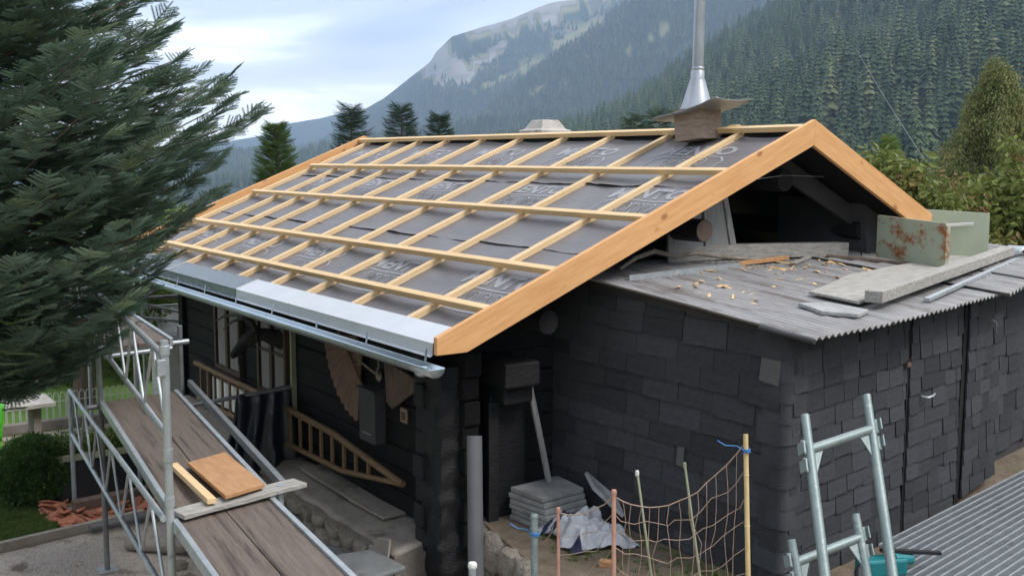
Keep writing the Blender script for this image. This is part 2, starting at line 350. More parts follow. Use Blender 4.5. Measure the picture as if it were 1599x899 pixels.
na, nr = len(azs), len(rs)
for i in range(na):
    for j in range(nr-1):
        i2 = (i+1) % na; mb.f.append((i*nr+j, i*nr+j+1, i2*nr+j+1, i2*nr+j))
mb.f = [tuple(reversed(f)) for f in mb.f]
tm = bpy.data.materials.new('terrain'); tm.use_nodes = True; N = tm.node_tree.nodes; L = tm.node_tree.links; b = N['Principled BSDF']; b.inputs['Roughness'].default_value = .95; b.inputs['Specular IOR Level'].default_value = .1
at_ = N.new('ShaderNodeAttribute'); at_.attribute_name = 'cover'
rp = N.new('ShaderNodeValToRGB'); el = rp.color_ramp.elements; el[0].position = 0; el[0].color = (.020,.036,.016,1); el[1].position = 1; el[1].color = (.25,.23,.21,1)
for ps, c in ((.12,(.022,.04,.018,1)), (.42,(.17,.165,.065,1)), (.55,(.20,.18,.085,1)), (.76,(.095,.10,.07,1)), (.9,(.22,.20,.18,1))): q = el.new(ps); q.color = c
dv = N.new('ShaderNodeMath'); dv.operation = 'MULTIPLY'; dv.inputs[1].default_value = .5; L.new(at_.outputs['Fac'], dv.inputs[0]); L.new(dv.outputs[0], rp.inputs[0])
tc = N.new('ShaderNodeTexCoord'); no = N.new('ShaderNodeTexNoise'); no.inputs['Scale'].default_value = .012; no.inputs['Detail'].default_value = 10; no.inputs['Roughness'].default_value = .7; L.new(tc.outputs['Object'], no.inputs[0])
hs = N.new('ShaderNodeHueSaturation'); mr = N.new('ShaderNodeMapRange'); mr.inputs[1].default_value = .3; mr.inputs[2].default_value = .7; mr.inputs[3].default_value = .55; mr.inputs[4].default_value = 1.4; L.new(no.outputs[0], mr.inputs[0]); L.new(mr.outputs[0], hs.inputs['Value']); L.new(rp.outputs[0], hs.inputs['Color']); L.new(hs.outputs[0], b.inputs['Base Color'])
MATS['terrain'] = tm
me = mb.mesh('terrain', 'terrain', 60)
atr = me.attributes.new('cover', 'FLOAT', 'POINT'); atr.data.foreach_set('value', cov_)
link('terrain', me, kind='structure')

# ---- instancing on points for foliage and woods (one object each)
def protos_collection(objs, name):
    c = bpy.data.collections.new(name)
    for o in objs: c.objects.link(o)
    return c
def scatter(name, pts, coll, parent=None, kind=None, label=None, cat=None):
    me = bpy.data.meshes.new(name); me.from_pydata([p[0] for p in pts], [], [])
    a1 = me.attributes.new('rot', 'FLOAT_VECTOR', 'POINT'); a1.data.foreach_set('vector', [c for p in pts for c in p[1]])
    a2 = me.attributes.new('scl', 'FLOAT_VECTOR', 'POINT'); a2.data.foreach_set('vector', [c for p in pts for c in (p[2] if isinstance(p[2], tuple) else (p[2],)*3)])
    o = link(name, me, parent, kind=kind, label=label, cat=cat)
    g = bpy.data.node_groups.new(name+'_scatter', 'GeometryNodeTree')
    g.interface.new_socket('Geometry', in_out='INPUT', socket_type='NodeSocketGeometry'); g.interface.new_socket('Geometry', in_out='OUTPUT', socket_type='NodeSocketGeometry')
    n = g.nodes; l = g.links
    gi = n.new('NodeGroupInput'); go = n.new('NodeGroupOutput'); ip = n.new('GeometryNodeInstanceOnPoints'); ci = n.new('GeometryNodeCollectionInfo')
    ci.inputs[0].default_value = coll; ci.inputs['Separate Children'].default_value = True; ci.inputs['Reset Children'].default_value = True
    ip.inputs['Pick Instance'].default_value = True
    r1 = n.new('GeometryNodeInputNamedAttribute'); r1.data_type = 'FLOAT_VECTOR'; r1.inputs[0].default_value = 'rot'
    r2 = n.new('GeometryNodeInputNamedAttribute'); r2.data_type = 'FLOAT_VECTOR'; r2.inputs[0].default_value = 'scl'
    er = n.new('FunctionNodeEulerToRotation'); l.new(r1.outputs[0], er.inputs[0])
    l.new(gi.outputs[0], ip.inputs['Points']); l.new(ci.outputs[0], ip.inputs['Instance']); l.new(er.outputs[0], ip.inputs['Rotation']); l.new(r2.outputs[0], ip.inputs['Scale'])
    l.new(ip.outputs[0], go.inputs[0])
    mo = o.modifiers.new('scatter', 'NODES'); mo.node_group = g
    return o
def proto(name, mb, mat, smooth=None): return bpy.data.objects.new(name, mb.mesh(name, mat, smooth))

# distant conifers: ragged tiers of drooping boughs
def conifer(seed, tiers=7, nb=7, wide=.17):
    rnd = random.Random(seed); m = MB()
    m.tube([(0,0,0),(0,0,.9)], [.012,.003], 4)
    for t in range(tiers):
        z = .10+.86*t/tiers; rad = wide*(1-t/tiers)**.8*rnd.uniform(.8,1.15)+.012; nbb = max(4, nb-t//3)
        for k in range(nbb):
            an = 2*math.pi*(k+rnd.random()*.7)/nbb; rr = rad*rnd.uniform(.65,1.2); d = V((math.cos(an), math.sin(an), 0)); s_ = V((-d.y, d.x, 0))*rad*.40
            top = V((0,0,z+rad*.75)); tip = d*rr+V((0,0,z-rad*.25)); 
            m.add([top, d*rr*.55+s_+V((0,0,z)), tip, d*rr*.55-s_+V((0,0,z))], [(0,1,2),(0,2,3)])
    return m
fc = protos_collection([proto('conifer_%d' % i, conifer(i, 14, 9, .13+.03*(i % 3)), 'forest') for i in range(5)], 'conifers')
rnd = random.Random(3)
def wood(name, lays, n, rmin, rmax, azr, hmin, hmax, label, pw=1.0):
    pts = []
    for _ in range(n):
        az = rnd.uniform(*azr); r = math.sqrt(rnd.uniform(rmin**2, rmax**2)) if pw == 1 else rmin+(rmax-rmin)*rnd.random()**pw
        z, lay = height(az, r)
        if lay not in lays: continue
        tn = (z-CAM.z)/r; p = polar(az, r)
        c = cover(az, tn, lay, p)
        if c >= 2 or (c == 1 and rnd.random() < .97) or (c == 1.5 and rnd.random() < .8): continue
        h = rnd.uniform(hmin, hmax)*(.75+.5*rnd.random()); p.z = z-.5
        pts.append((tuple(p), (0, 0, rnd.uniform(0, 6.28)), (h*rnd.uniform(.85,1.25), h*rnd.uniform(.85,1.25), h)))
    return scatter(name, pts, fc, kind='stuff', label=label, cat='forest')
wood('hillside_forest', (0,), 12500, 270, 1450, (-68, -24), 19, 33, 'dark conifer forest covering the near hillside behind the roof')
wood('mountain_forest', (1, 2, 3), 42000, 1450, 3700, (-74, -38), 15, 25, 'blue hazy conifer forest covering the far mountain slopes')

# ------------------------------------------------------------------ garden ground around the house
def sheet(name, poly, z, mat, kind='structure', th=.0, sub=0):
    m = MB(); m.add([(x, y, z) for x, y in poly], [tuple(range(len(poly)))])
    return B(name, m, mat, kind=kind)
sheet('gravel_path', [(2,-9),(2,-3.6),(-4.92,-3.6),(-4.92,-4.6),(-4.62,-6.4),(-4.2,-9)], GZ+.008, 'gravel')
sheet('soil_yard', [(-4.92,-4.6),(-4.92,-3.6),(-9.4,-3.0),(-9.4,-5.2),(-7.4,-5.15),(-5.2,-5.0)], GZ+.004, 'gravel')
sheet('lawn', [(-4.70,-6.2),(-5.1,-5.35),(-6.6,-5.55),(-8.2,-6.4),(-8.2,-9),(-4.3,-9)], GZ+.012, 'lawn')
sheet('meadow', [(-9.72,-9),(-9.72,-1),(-30,6),(-46,4),(-46,-24),(-20,-24)], GZ+.004, 'green_field')
# kerb boards edging the gravel
m = MB(); m.beam((-4.66,-6.6,GZ+.05),(-4.97,-4.55,GZ+.05),.07,.10)
B('kerb', m, 'concrete', kind='structure', bevel=.008)
m = MB(); m.beam((-9.55,-5.6,GZ+.07),(-9.55,-2.4,GZ+.07),.12,.14)
B('kerb', m, 'concrete', kind='structure', bevel=.01)
# raised terrace that carries the shed
TZ = .2
terr = [(-.9,-3.02),(.25,-3.26),(1.5,-3.85),(3.2,-5.2),(9,-5.2),(9,9),(-.9,9)]
m = MB(); m.prism([(x,y,GZ-.2) for x,y in terr], (0,0,TZ-GZ+.2)); terrace = B('terrace', m, 'soil', kind='structure')
rk = []
def rock_mesh(seed, mat='stone', sx=1, sy=1, sz=1):
    rn = random.Random(seed); m = MB(); nlat, nlon = 4, 7
    vs_ = [(0,0,-.5)]
    for i in range(1, nlat):
        ph = math.pi*i/nlat
        for j in range(nlon):
            th = 2*math.pi*j/nlon; rr = .5*rn.uniform(.88,1.14)
            x, y, z = math.sin(ph)*math.cos(th), math.sin(ph)*math.sin(th), -math.cos(ph)
            mxx = max(abs(x), abs(y), abs(z)); k = rr*(1+.35*(1/mxx-1)); vs_.append((x*k, y*k, z*k))
    vs_.append((0,0,.5)); fs = []
    for j in range(nlon): fs.append((0, 1+(j+1)%nlon, 1+j))
    for i in range(nlat-2):
        for j in range(nlon): a0 = 1+i*nlon; fs.append((a0+j, a0+(j+1)%nlon, a0+nlon+(j+1)%nlon, a0+nlon+j))
    a0 = 1+(nlat-2)*nlon
    for j in range(nlon): fs.append((a0+j, a0+(j+1)%nlon, len(vs_)-1))
    m.add(vs_, fs); return m.mesh('stone', mat, 50)
ROCKS = [rock_mesh(i) for i in range(8)]
def piece(name, me, parent, loc, scl=(1,1,1), rot=(0,0,0), off=None):
    o = bpy.data.objects.new(name, me); col.objects.link(o); o.parent = parent
    o.location = loc; o.scale = scl; o.rotation_euler = rot
    if parent is not None:
        if parent.type == 'EMPTY': o.matrix_parent_inverse = Matrix.Translation(-parent.location)
    return o
# stone blocks retaining the terrace
for (x0,y0),(x1,y1) in zip(terr[:3], terr[1:4]):
    ln = math.hypot(x1-x0, y1-y0); ang = math.atan2(y1-y0, x1-x0)
    for row in range(3):
        t = (row % 2)*.22
        while t < ln-.05:
            wd = random.uniform(.34,.48)
            piece('stone', ROCKS[random.randrange(8)], terrace, (x0+(x1-x0)*min(1,(t+wd/2)/ln), y0+(y1-y0)*min(1,(t+wd/2)/ln), TZ-.14-row*.27), (wd*1.02,.26,.29), (random.uniform(-.04,.04),0,ang)); t += wd

# ------------------------------------------------------------------ the house
ZR, LR = 3.45, 8.682
cA, sA, cR, sR = math.cos(AL), math.sin(AL), math.cos(AR), math.sin(AR)
def RL(X, s, o=0): return V((X, -s*cA - o*sA, ZR - s*sA + o*cA))
def RR(X, s, o=0): return V((X, s*cR + o*sR, ZR - s*sR + o*cR))
house = T('chalet', (-4.5, -1, GZ), 'dark timber chalet with half-finished roof of battens on grey underlay', 'house')
nL, nR = (0,-sA,cA), (0,sR,cR)
# boarding under the membrane
m = MB(); m.prism([RL(-.05,0,-.132), RL(-.05,4.12,-.132), RL(-LR+.05,4.12,-.132), RL(-LR+.05,0,-.132)], V(nL)*-.03); B('roof_boarding', m, 'dark_wood', house)
m = MB(); m.prism([RR(-.05,0,-.132), RR(-LR+.05,0,-.132), RR(-LR+.05,3.2,-.132), RR(-.05,3.2,-.132)], V(nR)*-.03); B('roof_boarding', m, 'dark_wood', house)
CB = [-.13,-.83,-1.79,-2.7,-3.53,-4.41,-5.23,-6.1,-6.84,-7.57,-8.41]
# underlay in three overlapping lengths, sagging between the counter battens
def memb_o(X, s, s1, lift, ph):
    d = min(abs(X-c) for c in CB); sag = -.012*min(1, d/.3)
    wv = .012*fbm(V((X*1.1, s*3.0, ph)), 3)*min(1, d/.12)
    edge = .010*max(0, 1-(s1-s)/.05)*(.5+abs(fbm(V((X*2.5, ph, 0)), 3))*1.6)
    return -.10+lift+sag+wv+edge
def memb(s0, s1, lift, ph):
    def f(u, v):
        X = -.05 + (-LR+.10)*u; s = s0+(s1-s0)*v
        return RL(X, s, memb_o(X, s, s1, lift, ph))
    m = MB(); m.grid(220, 34, f); return m
us = [B('underlay_sheet', memb(2.50, 4.06, .000, 1), 'membrane', house, 60), B('underlay_sheet', memb(1.17, 2.62, .004, 2), 'membrane', house, 60), B('underlay_sheet', memb(.02, 1.30, .008, 3), 'membrane', house, 60)]
for u in us: u.data.polygons.foreach_set('use_smooth', [True]*len(u.data.polygons))
m = MB(); m.grid(20, 8, lambda u, v: RR(-.05-(LR-.1)*u, 3.2*v, -.098)); B('underlay_sheet', m, 'membrane', house, 60)
# printed lettering
def text_mesh(body, size, outline=0, shear=.0, bold=0):
    c = bpy.data.curves.new('t', 'FONT'); c.body = body; c.size = size; c.shear = shear; c.align_x = 'CENTER'; c.align_y = 'CENTER'; c.resolution_u = 2; c.offset = bold
    if outline: c.fill_mode = 'NONE'; c.bevel_depth = outline; c.bevel_resolution = 0
    o = bpy.data.objects.new('t', c); col.objects.link(o); bpy.context.view_layer.update()
    me = bpy.data.meshes.new_from_object(o.evaluated_get(bpy.context.evaluated_depsgraph_get())); bpy.data.objects.remove(o)
    return me
tm1 = text_mesh('MENTO', .27, 0, .0, .010); tm2 = text_mesh('3000', .30, .0075, 0, .004)
def frame_mesh(w_, h_, t_, cut):
    pts = [(-w_/2+cut,-h_/2),(w_/2-cut,-h_/2),(w_/2,-h_/2+cut),(w_/2,h_/2-cut),(w_/2-cut,h_/2),(-w_/2+cut,h_/2),(-w_/2,h_/2-cut),(-w_/2,-h_/2+cut)]
    m = MB(); P = []; Fc = []; n = len(pts); q = 8
    for i in range(n):
        (x0, y0), (x1, y1) = pts[i], pts[(i+1) % n]
        for k in range(q): t = k/q; x, y = x0+(x1-x0)*t, y0+(y1-y0)*t; P += [(x, y, 0), (x*(1-2*t_/w_), y*(1-2*t_/h_), 0)]
    N_ = n*q; m.add(P, [(2*i, 2*((i+1) % N_), 2*((i+1) % N_)+1, 2*i+1) for i in range(N_)]); return m.mesh('frame', None)
fr = frame_mesh(.96,.36,.020,.09)
def stamp(me, par, X, s, s1, lift, ph):
    n = me.copy(); n.materials.clear(); n.materials.append(MATS['print'])
    for v in n.vertices:
        x, y = X+v.co.x, s-v.co.y
        v.co = RL(x, y, memb_o(x, y, s1, lift, ph)+.0035)
    link('lettering', n, par)
for u, s, s1, lift, ph, x0, st in ((us[0],3.20,4.06,.0,1,-.55,1.62),(us[1],1.46,2.62,.004,2,-.62,1.66),(us[2],.46,1.30,.008,3,-.95,1.66)):
    X = x0
    while X > -LR+.8:
        stamp(tm1, u, X-.1, s, s1, lift, ph); stamp(tm2, u, X-.05, s+.31, s1, lift, ph); stamp(fr, u, X-.05, s+.31, s1, lift, ph)
        X -= st
# counter battens and battens
for k, X in enumerate(CB):
    dx = random.uniform(-.015,.015)
    m = MB(); m.beam(RL(X, .03, -.0755), RL(X+dx, 4.02, -.0755), .06, .05, nL, 1); B('counter_batten', m, 'counter_batten', house, bevel=.003)
    if -8 < X < -.5:
        for s in (.16, 1.08+.05, 2.10)[:(k % 3)+1]:
            m = MB(); m.beam(RL(X-.05, s+.02, -.083), RL(X-.05, s+.11, -.083), .035, .03, nL); B('batten_packer', m, 'batten', house)
for s in (.10, 1.11, 2.07, 3.05, 3.70):
    m = MB(); n_ = 6
    m.beam(RL(-.052, s, -.0255), RL(-LR+.29 if s > .2 else -LR+.05, s, -.0255), .06, .05, nL, n_, .0015); B('batten', m, 'batten', house, bevel=.003)
for X in CB:
    m = MB(); m.beam(RR(X, .03, -.0755), RR(X, 3.1, -.0755), .06, .05, nR); B('counter_batten', m, 'counter_batten', house)
for s in (.10, 1.1, 2.1, 3.0):
    m = MB(); m.beam(RR(-.052, s, -.0255), RR(-LR+.05, s, -.0255), .06, .05, nR); B('batten', m, 'batten', house)
m = MB(); m.tube([(-.9,.0,3.405),(-1.02,.0,3.405)], .035, 10); B('ridge_peg', m, 'batten', house, 50)
# barge boards
def barge(X, f, slen, mat, tail):
    top, bot = .012, -.198
    P = [f(X,0,top)]
    apex_t = V((X,0,ZR+top/ (cA if f is RL else cR))); apex_b = V((X,0,ZR+bot/(cA if f is RL else cR)))
    tt = f(X, slen, top)
    if tail:
        pts = [apex_t, tt, V((X, tt.y, tt.z-.125)), None]
        zb = tt.z-.125; t_ = 0
        s = slen
        while f(X, s, bot).z < zb: s -= .005
        pts[3] = f(X, s, bot); pts.append(apex_b)
    else: pts = [apex_t, tt, f(X, slen, bot), apex_b]
    m = MB(); m.prism(pts, (-.045,0,0)); return B('barge_board', m, mat, house, bevel=.004)
barge(0, RL, 4.2, 'barge', True); barge(-.001, RR, 3.3, 'barge_r', True)
barge(-LR+.045, RL, 4.2, 'barge', True); barge(-LR+.044, RR, 3.3, 'barge_r', True)
# zinc eave flashing in lengths, with standing seams
xs = [-.055, -2.55, -3.84, -6.03, -8.63]; wet = [0, 0, 1, 1]
for k in range(4):
    x0, x1 = xs[k]-.004, xs[k+1]+.004; m = MB()
    prof = [RL(0,3.97,-.045), RL(0,4.215,-.03), RL(0,4.215,-.03)+V((0,-.004,-.085)), RL(0,4.215,-.03)+V((0,-.022,-.097))]
    m.grid(3, 3, lambda u, v: V((x0+(x1-x0)*u,)+tuple(prof[round(v*3)])[1:]))
    B('eave_flashing', m, 'zinc_wet' if wet[k] else 'zinc', house, solid=.003)
    m = MB(); m.beam(RL(x1,3.97,-.04), RL(x1,4.215,-.025), .012, .008, nL); B('flashing_seam', m, 'zinc', house)
m = MB(); m.beam(RL(-.06,4.08,-.12), RL(-LR+.06,4.08,-.12), .03, .13, (0,0,1)); B('fascia', m, 'dark_wood', house)
# half-round gutter with brackets
GY, GZc = -4.02, 1.70
def gut(u, v):
    a = math.pi*(1+v); X = .20+(-LR+.05-.20)*u; z = GZc+.01*u
    return V((X, GY+.072*math.cos(a), z+.065*math.sin(a)))
m = MB(); m.grid(30, 12, gut); gutter = B('gutter', m, 'gutter', house, 60, solid=.003)
m = MB(); m.tube([(.2,GY-.075,GZc+.004),(-LR,GY-.075,GZc+.014)], .0085, 8); B('gutter_bead', m, 'gutter', gutter, 60)
m = MB(); m.lathe([(.001,-.006),(.05,-.004),(.072,0)], (0,0,0), 16)
cap = MB()
for i in range(9):
    a = math.pi*(1+i/8); cap.v.append((.2, GY+.074*math.cos(a), GZc+.067*math.sin(a)))
for i in range(9):
    a = math.pi*(1+i/8); cap.v.append((.222, GY+.05*math.cos(a), GZc-.004+.045*math.sin(a)))
cap.f = [(i,i+1,10+i,9+i) for i in range(8)]+[tuple(range(9,18))]; B('gutter_end_cap', cap, 'gutter', gutter, 60)
m = MB(); m.lathe([(.0,-.085),(.03,-.083),(.055,-.06),(.06,-.02)], (.02,GY,GZc), 14, False); B('gutter_outlet', m, 'gutter', gutter, 60)
for X in [-.06,-.95,-1.85,-2.8,-3.7,-4.6,-5.5,-6.4,-7.3,-8.2]:
    m = MB(); m.beam((X,GY+.068,GZc+.004),(X,GY+.085,1.79),.022,.005,(0,1,0)); m.beam((X,GY+.078,GZc),(X,GY+.078,GZc-.03),.022,.004,(0,1,0)); B('gutter_bracket', m, 'gutter', house)
# front log wall
WY = -3.3
for i in range(9):
    z0 = .06+i*.195
    m = MB(); m.beam((-.62+.1*random.random(), WY+.075, z0+.095), (-7.32, WY+.075, z0+.095), .15, .19, (0,0,1), 14, .003); B('wall_log', m, 'dark_wood', house, bevel=.014)
for i in range(9):   # gable logs, ends crossing at the corner
    z0 = -.03+i*.195
    if z0 > 1.55: continue
    m = MB(); m.beam((-.98, WY-.22+.06*random.random(), z0+.095), (-.98, 3.0, z0+.095), .15, .19, (0,0,1), 10, .004); B('wall_log', m, 'dark_log', house, bevel=.016)
for i in range(5):
    z0 = 1.53+i*.195; y0 = -(ZR-z0-.45)/math.tan(AL)
    if i < 4:
        m = MB(); m.beam((-.98, max(-3.2, y0), z0+.095), (-.98, -1.15 if i > 2 else -.3, z0+.095), .15, .19, (0,0,1), 6, .004); B('wall_log', m, 'dark_log', house, bevel=.014)
# lumpy tarred corner post of log ends, corner jamb and panel
m = MB()
def post(u, v):
    a = 2*math.pi*v; z = -.55+2.05*u; n_ = fbm(V((math.cos(a)*2, math.sin(a)*2, z*6)), 5)*.030+.006*math.sin(z*2*math.pi/.195)
    sx = max(-1, min(1, 1.4*math.cos(a))); sy = max(-1, min(1, 1.4*math.sin(a)))
    return V((-.80+(.14+n_)*sx, WY-.02+(.14+n_)*sy, z))
m.grid(60, 24, post); B('corner_post', m, 'dark_log', house, 60)
m = MB(); m.box((-.76,-2.80,.52),(.13,.36,1.40)); B('door_jamb', m, 'dark_log', house, bevel=.02)
m = MB(); m.box((-.66,-2.98,.50),(.05,.10,1.36)); B('door_jamb', m, 'dark_log', house, bevel=.012)
m = MB(); m.beam((-1.5,-2.85,1.42),(-.42,-2.85,1.42),.34,.20); m.beam((-1.5,-2.82,1.24),(-.52,-2.82,1.24),.28,.15); B('beam_end', m, 'dark_log', house, bevel=.02)
# purlins under the roof, round ends showing in the gable
for y, z, r, x0 in ((-1.05,2.50,.10,-.28),(.12,2.92,.105,-.42),(-2.70,1.84,.095,-.30),(1.25,2.42,.10,-.4)):
    m = MB(); m.tube([(x0,y,z),(x0-.01,y,z),(-LR+.3,y,z)], [r*.985,r,r], 20); pu = B('purlin', m, 'dark_log', house, 50)
    m = MB(); m.lathe([(.0,0),(r*.93,.0)], (0,0,0), 18, False); m.v = [(x0+.003, y+a_, z+b_) for a_, b_, c_ in m.v]; B('purlin_end', m, 'old_brown' if y == -1.05 else 'dark_log', pu)
for X in (-.55,-1.6,-2.7,-3.8,-4.9,-6.0,-7.1,-8.1):
    m = MB(); m.beam(RL(X,.15,-.23), RL(X,4.0,-.23), .09, .12, nL); B('rafter', m, 'dark_wood', house)
    m = MB(); m.beam(RR(X,.15,-.23), RR(X,3.1,-.23), .09, .12, nR); B('rafter', m, 'dark_wood', house)
# dark loft behind the gable opening
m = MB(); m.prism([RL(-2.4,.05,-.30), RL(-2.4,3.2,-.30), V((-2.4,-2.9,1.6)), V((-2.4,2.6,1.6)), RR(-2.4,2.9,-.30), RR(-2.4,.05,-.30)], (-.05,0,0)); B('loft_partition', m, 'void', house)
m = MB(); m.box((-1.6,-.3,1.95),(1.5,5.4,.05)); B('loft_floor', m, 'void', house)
# weathered boards closing the left of the gable
for y0, y1, zt, zb in ((-1.28,-.78,2.80,2.22),(-.765,-.42,2.87,2.20)):
    pass
gb = lambda pts, x, nm='gable_board': B(nm, MB().prism([(x,a_,b_) for a_, b_ in pts], (-.03,0,0)), 'grey_wood_z', house, bevel=.004)
gb([(-1.14,2.20),(-.70,2.20),(-.73,2.53),(-1.14,2.50)], -.62)
gb([(-1.14,2.52),(-.735,2.545),(-.77,2.86),(-1.14,2.75)], -.625)
gb([(-.69,2.18),(-.37,2.18),(-.56,2.93),(-.76,2.87)], -.60)
gb([(-.365,2.18),(-.28,2.18),(-.50,2.92),(-.553,2.93)], -.585)
# bitumen board on the right of the gable
m = MB(); m.prism([(-.35,1.28,2.12),(-.35,2.0,2.12),(-.35,2.0,2.30),(-.35,1.20,2.68)], (-.04,0,0)); B('gable_panel', m, 'dark_panel', house)
m = MB(); m.prism([(-.36,1.27,2.12),(-.36,1.20,2.68),(-1.3,1.05,2.74),(-1.3,1.05,2.12)], (0,.03,0)); B('gable_panel', m, 'dark_panel', house)
m = MB(); m.beam((-.50,.10,3.07),(-.50,1.50,2.42),.05,.17,(0,.42,.9)); B('soffit_board', m, 'dark_panel', house)
m = MB(); m.tube([(-.4,-.35,2.93),(-.42,.1,2.965),(-.42,.7,2.95)], .004, 6); B('gable_wire', m, 'galv', house)
# far wind board at the corner, stone plinth with ledge
m = MB(); m.box((-7.30,-3.33,.83),(.16,.05,1.66)).box((-7.36,-1.0,.9),(.06,4.4,1.8)); B('corner_board', m, 'dark_wood', house)
m = MB(); m.prism([(-.92,WY+.02,-.9),(-.92,-3.72,-.9),(-.92,-3.74,-.03),(-.92,WY+.02,.05)], (-6.4,0,0)); plinth = B('plinth', m, 'mortar', house)
m = MB(); m.grid(60, 8, lambda u, v: V((-.93-6.38*u, WY+.01-.44*v+.02*fbm(V((u*20,v,2)),3), .075-.085*v+.018*fbm(V((u*26,v*4,1)),4)))); B('ledge', m, 'concrete', house, 60, solid=.05)
m = MB(); m.beam((-1.5,-3.42,.085),(-3.2,-3.42,.10),.22,.02,(0,0,1),6,.006); B('ledge_board', m, 'concrete', house)
rn = random.Random(11); z = -.12
for row in range(6):
    t = -.95-rn.random()*.15; hh = rn.uniform(.11,.16)
    while t > -7.1:
        wd = rn.uniform(.14,.36)
        piece('stone', ROCKS[rn.randrange(8)], plinth, (t-wd/2, -3.735+rn.uniform(-.012,.012), z+rn.uniform(-.015,.015)), (wd*1.02, .14, hh*rn.uniform(.9,1.12)), (0, rn.uniform(-.12,.12), 0)); t -= wd
    z -= hh*.92
# casement windows with curtains
def window(x0, x1, z0, z1, bars):
    wdw = B('window', MB().box(((x0+x1)/2, WY-.012, (z0+z1)/2), (x1-x0, .03, z1-z0)), 'void', house)
    m = MB(); y = WY-.03
    for xx in (x0, x1): m.box((xx, y, (z0+z1)/2), (.055,.06,z1-z0+.05))
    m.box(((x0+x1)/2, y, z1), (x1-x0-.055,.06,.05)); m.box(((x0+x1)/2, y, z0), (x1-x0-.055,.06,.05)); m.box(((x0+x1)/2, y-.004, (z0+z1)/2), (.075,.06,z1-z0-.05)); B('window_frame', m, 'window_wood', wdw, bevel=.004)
    for s in (-1, 1):
        cxx = (x0+x1)/2+s*(x1-x0)/4; m = MB(); hw = (x1-x0)/4-.05
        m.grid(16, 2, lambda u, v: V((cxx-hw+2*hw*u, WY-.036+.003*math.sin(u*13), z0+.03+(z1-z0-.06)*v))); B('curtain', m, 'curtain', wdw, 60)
        if bars:
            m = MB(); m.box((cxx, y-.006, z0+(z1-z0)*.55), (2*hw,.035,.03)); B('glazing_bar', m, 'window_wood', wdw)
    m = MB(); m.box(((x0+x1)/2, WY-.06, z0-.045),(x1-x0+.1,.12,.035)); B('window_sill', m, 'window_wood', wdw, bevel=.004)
window(-6.02,-5.25,.66,1.44,False); window(-4.68,-3.95,.62,1.44,True)
m = MB(); m.box((-3.79,WY-.03,1.0),(.04,.05,.95)); B('shutter_rail', m, 'stake_green', house)

# ------------------------------------------------------------------ things hanging on the front wall
t = T('hay_ladder', (-3.9,-3.4,.2), 'long brown wooden rack with rungs and pointed end hung along the house wall', 'ladder')
tip = V((-1.35,-3.42,.40))
up0, up1, lo0, lo1 = V((-6.62,-3.40,.60)), V((-2.7,-3.41,.545)), V((-6.52,-3.42,.17)), V((-2.5,-3.42,.235))
B('rail', MB().tube([up0, (-4.5,-3.4,.59), up1, tip], [.034,.034,.032,.03], 8), 'ladder_wood', t, 50)
B('rail', MB().tube([lo0, (-4.5,-3.42,.20), lo1, tip], [.027,.027,.027,.024], 8), 'ladder_wood', t, 50)
X = -6.4
while X < -1.75:
    zu = interp([(-6.62,.60),(-4.5,.59),(-2.7,.545),(-1.35,.40)], X); zl = interp([(-6.52,.17),(-4.5,.20),(-2.5,.235),(-1.35,.40)], X)
    B('rung', MB().box((X,-3.41,(zu+zl)/2),(.032,.024,zu-zl-.02)), 'ladder_wood', t); X += .245
B('white_board', MB().box((-5.35,-3.345,.35),(1.6,.03,.30)), 'white_paint', label='white painted board leaning behind the rungs of the rack', cat='board')
g = T('goat_trophy', (-4.15,-3.3,1.2), 'black mounted goat head with long horns beside the window', 'trophy')
gz = -.17
def gt(pts, r, n=10): return MB().tube([(x, y, z+gz) for x, y, z in pts], r, n)
B('head', gt([(-4.10,-3.29,1.40),(-4.14,-3.40,1.43),(-4.18,-3.48,1.46),(-4.22,-3.55,1.46),(-4.27,-3.62,1.41),(-4.33,-3.69,1.32),(-4.37,-3.74,1.24),(-4.38,-3.755,1.21)], [.12,.085,.068,.078,.070,.052,.042,.018], 12), 'goat', g, 60)
B('beard', gt([(-4.33,-3.68,1.27),(-4.335,-3.69,1.17),(-4.33,-3.69,1.10)], [.03,.022,.003], 8), 'goat', g, 60)
for s_ in (-1, 1):
    x0, y0 = -4.21+.04*s_, -3.55-.025*s_
    B('horn', gt([(x0,y0,1.51),(x0-.04+.03*s_,y0-.04,1.60),(x0-.16+.10*s_,y0-.10,1.64),(x0-.33+.16*s_,y0-.18,1.60),(x0-.47+.20*s_,y0-.25,1.50)], [.026,.024,.020,.013,.004], 8), 'horn', g, 60)
    B('ear', gt([(-4.20+.06*s_,-3.53-.03*s_,1.47),(-4.18+.13*s_,-3.54-.06*s_,1.47),(-4.17+.19*s_,-3.55-.09*s_,1.43)], [.010,.024,.003], 6), 'goat', g, 60)
def fan(name, c, r0, r1, a0, a1, n, lab, mat, y=-3.36, th=.02):
    f_ = T(name, c, lab, 'fan')
    for i in range(n):
        b0, b1 = a0+(a1-a0)*i/n, a0+(a1-a0)*(i+.96)/n; bm_ = (b0+b1)/2
        pts = [(c[0]+r0*math.cos(b0), y, c[2]+r0*math.sin(b0)), (c[0]+r1*math.cos(b0), y-.002, c[2]+r1*math.sin(b0)), (c[0]+(r1+.025)*math.cos(bm_), y-.004, c[2]+(r1+.025)*math.sin(bm_)), (c[0]+r1*math.cos(b1), y-.002, c[2]+r1*math.sin(b1)), (c[0]+r0*math.cos(b1), y, c[2]+r0*math.sin(b1))]
        B('blade', MB().prism(pts, (0, th*(.7+.5*(i % 2)), 0)), mat, f_)
    return f_
M('fan_brown', (.13,.078,.052), (.19,.118,.082), 8, .8, bump=.3)
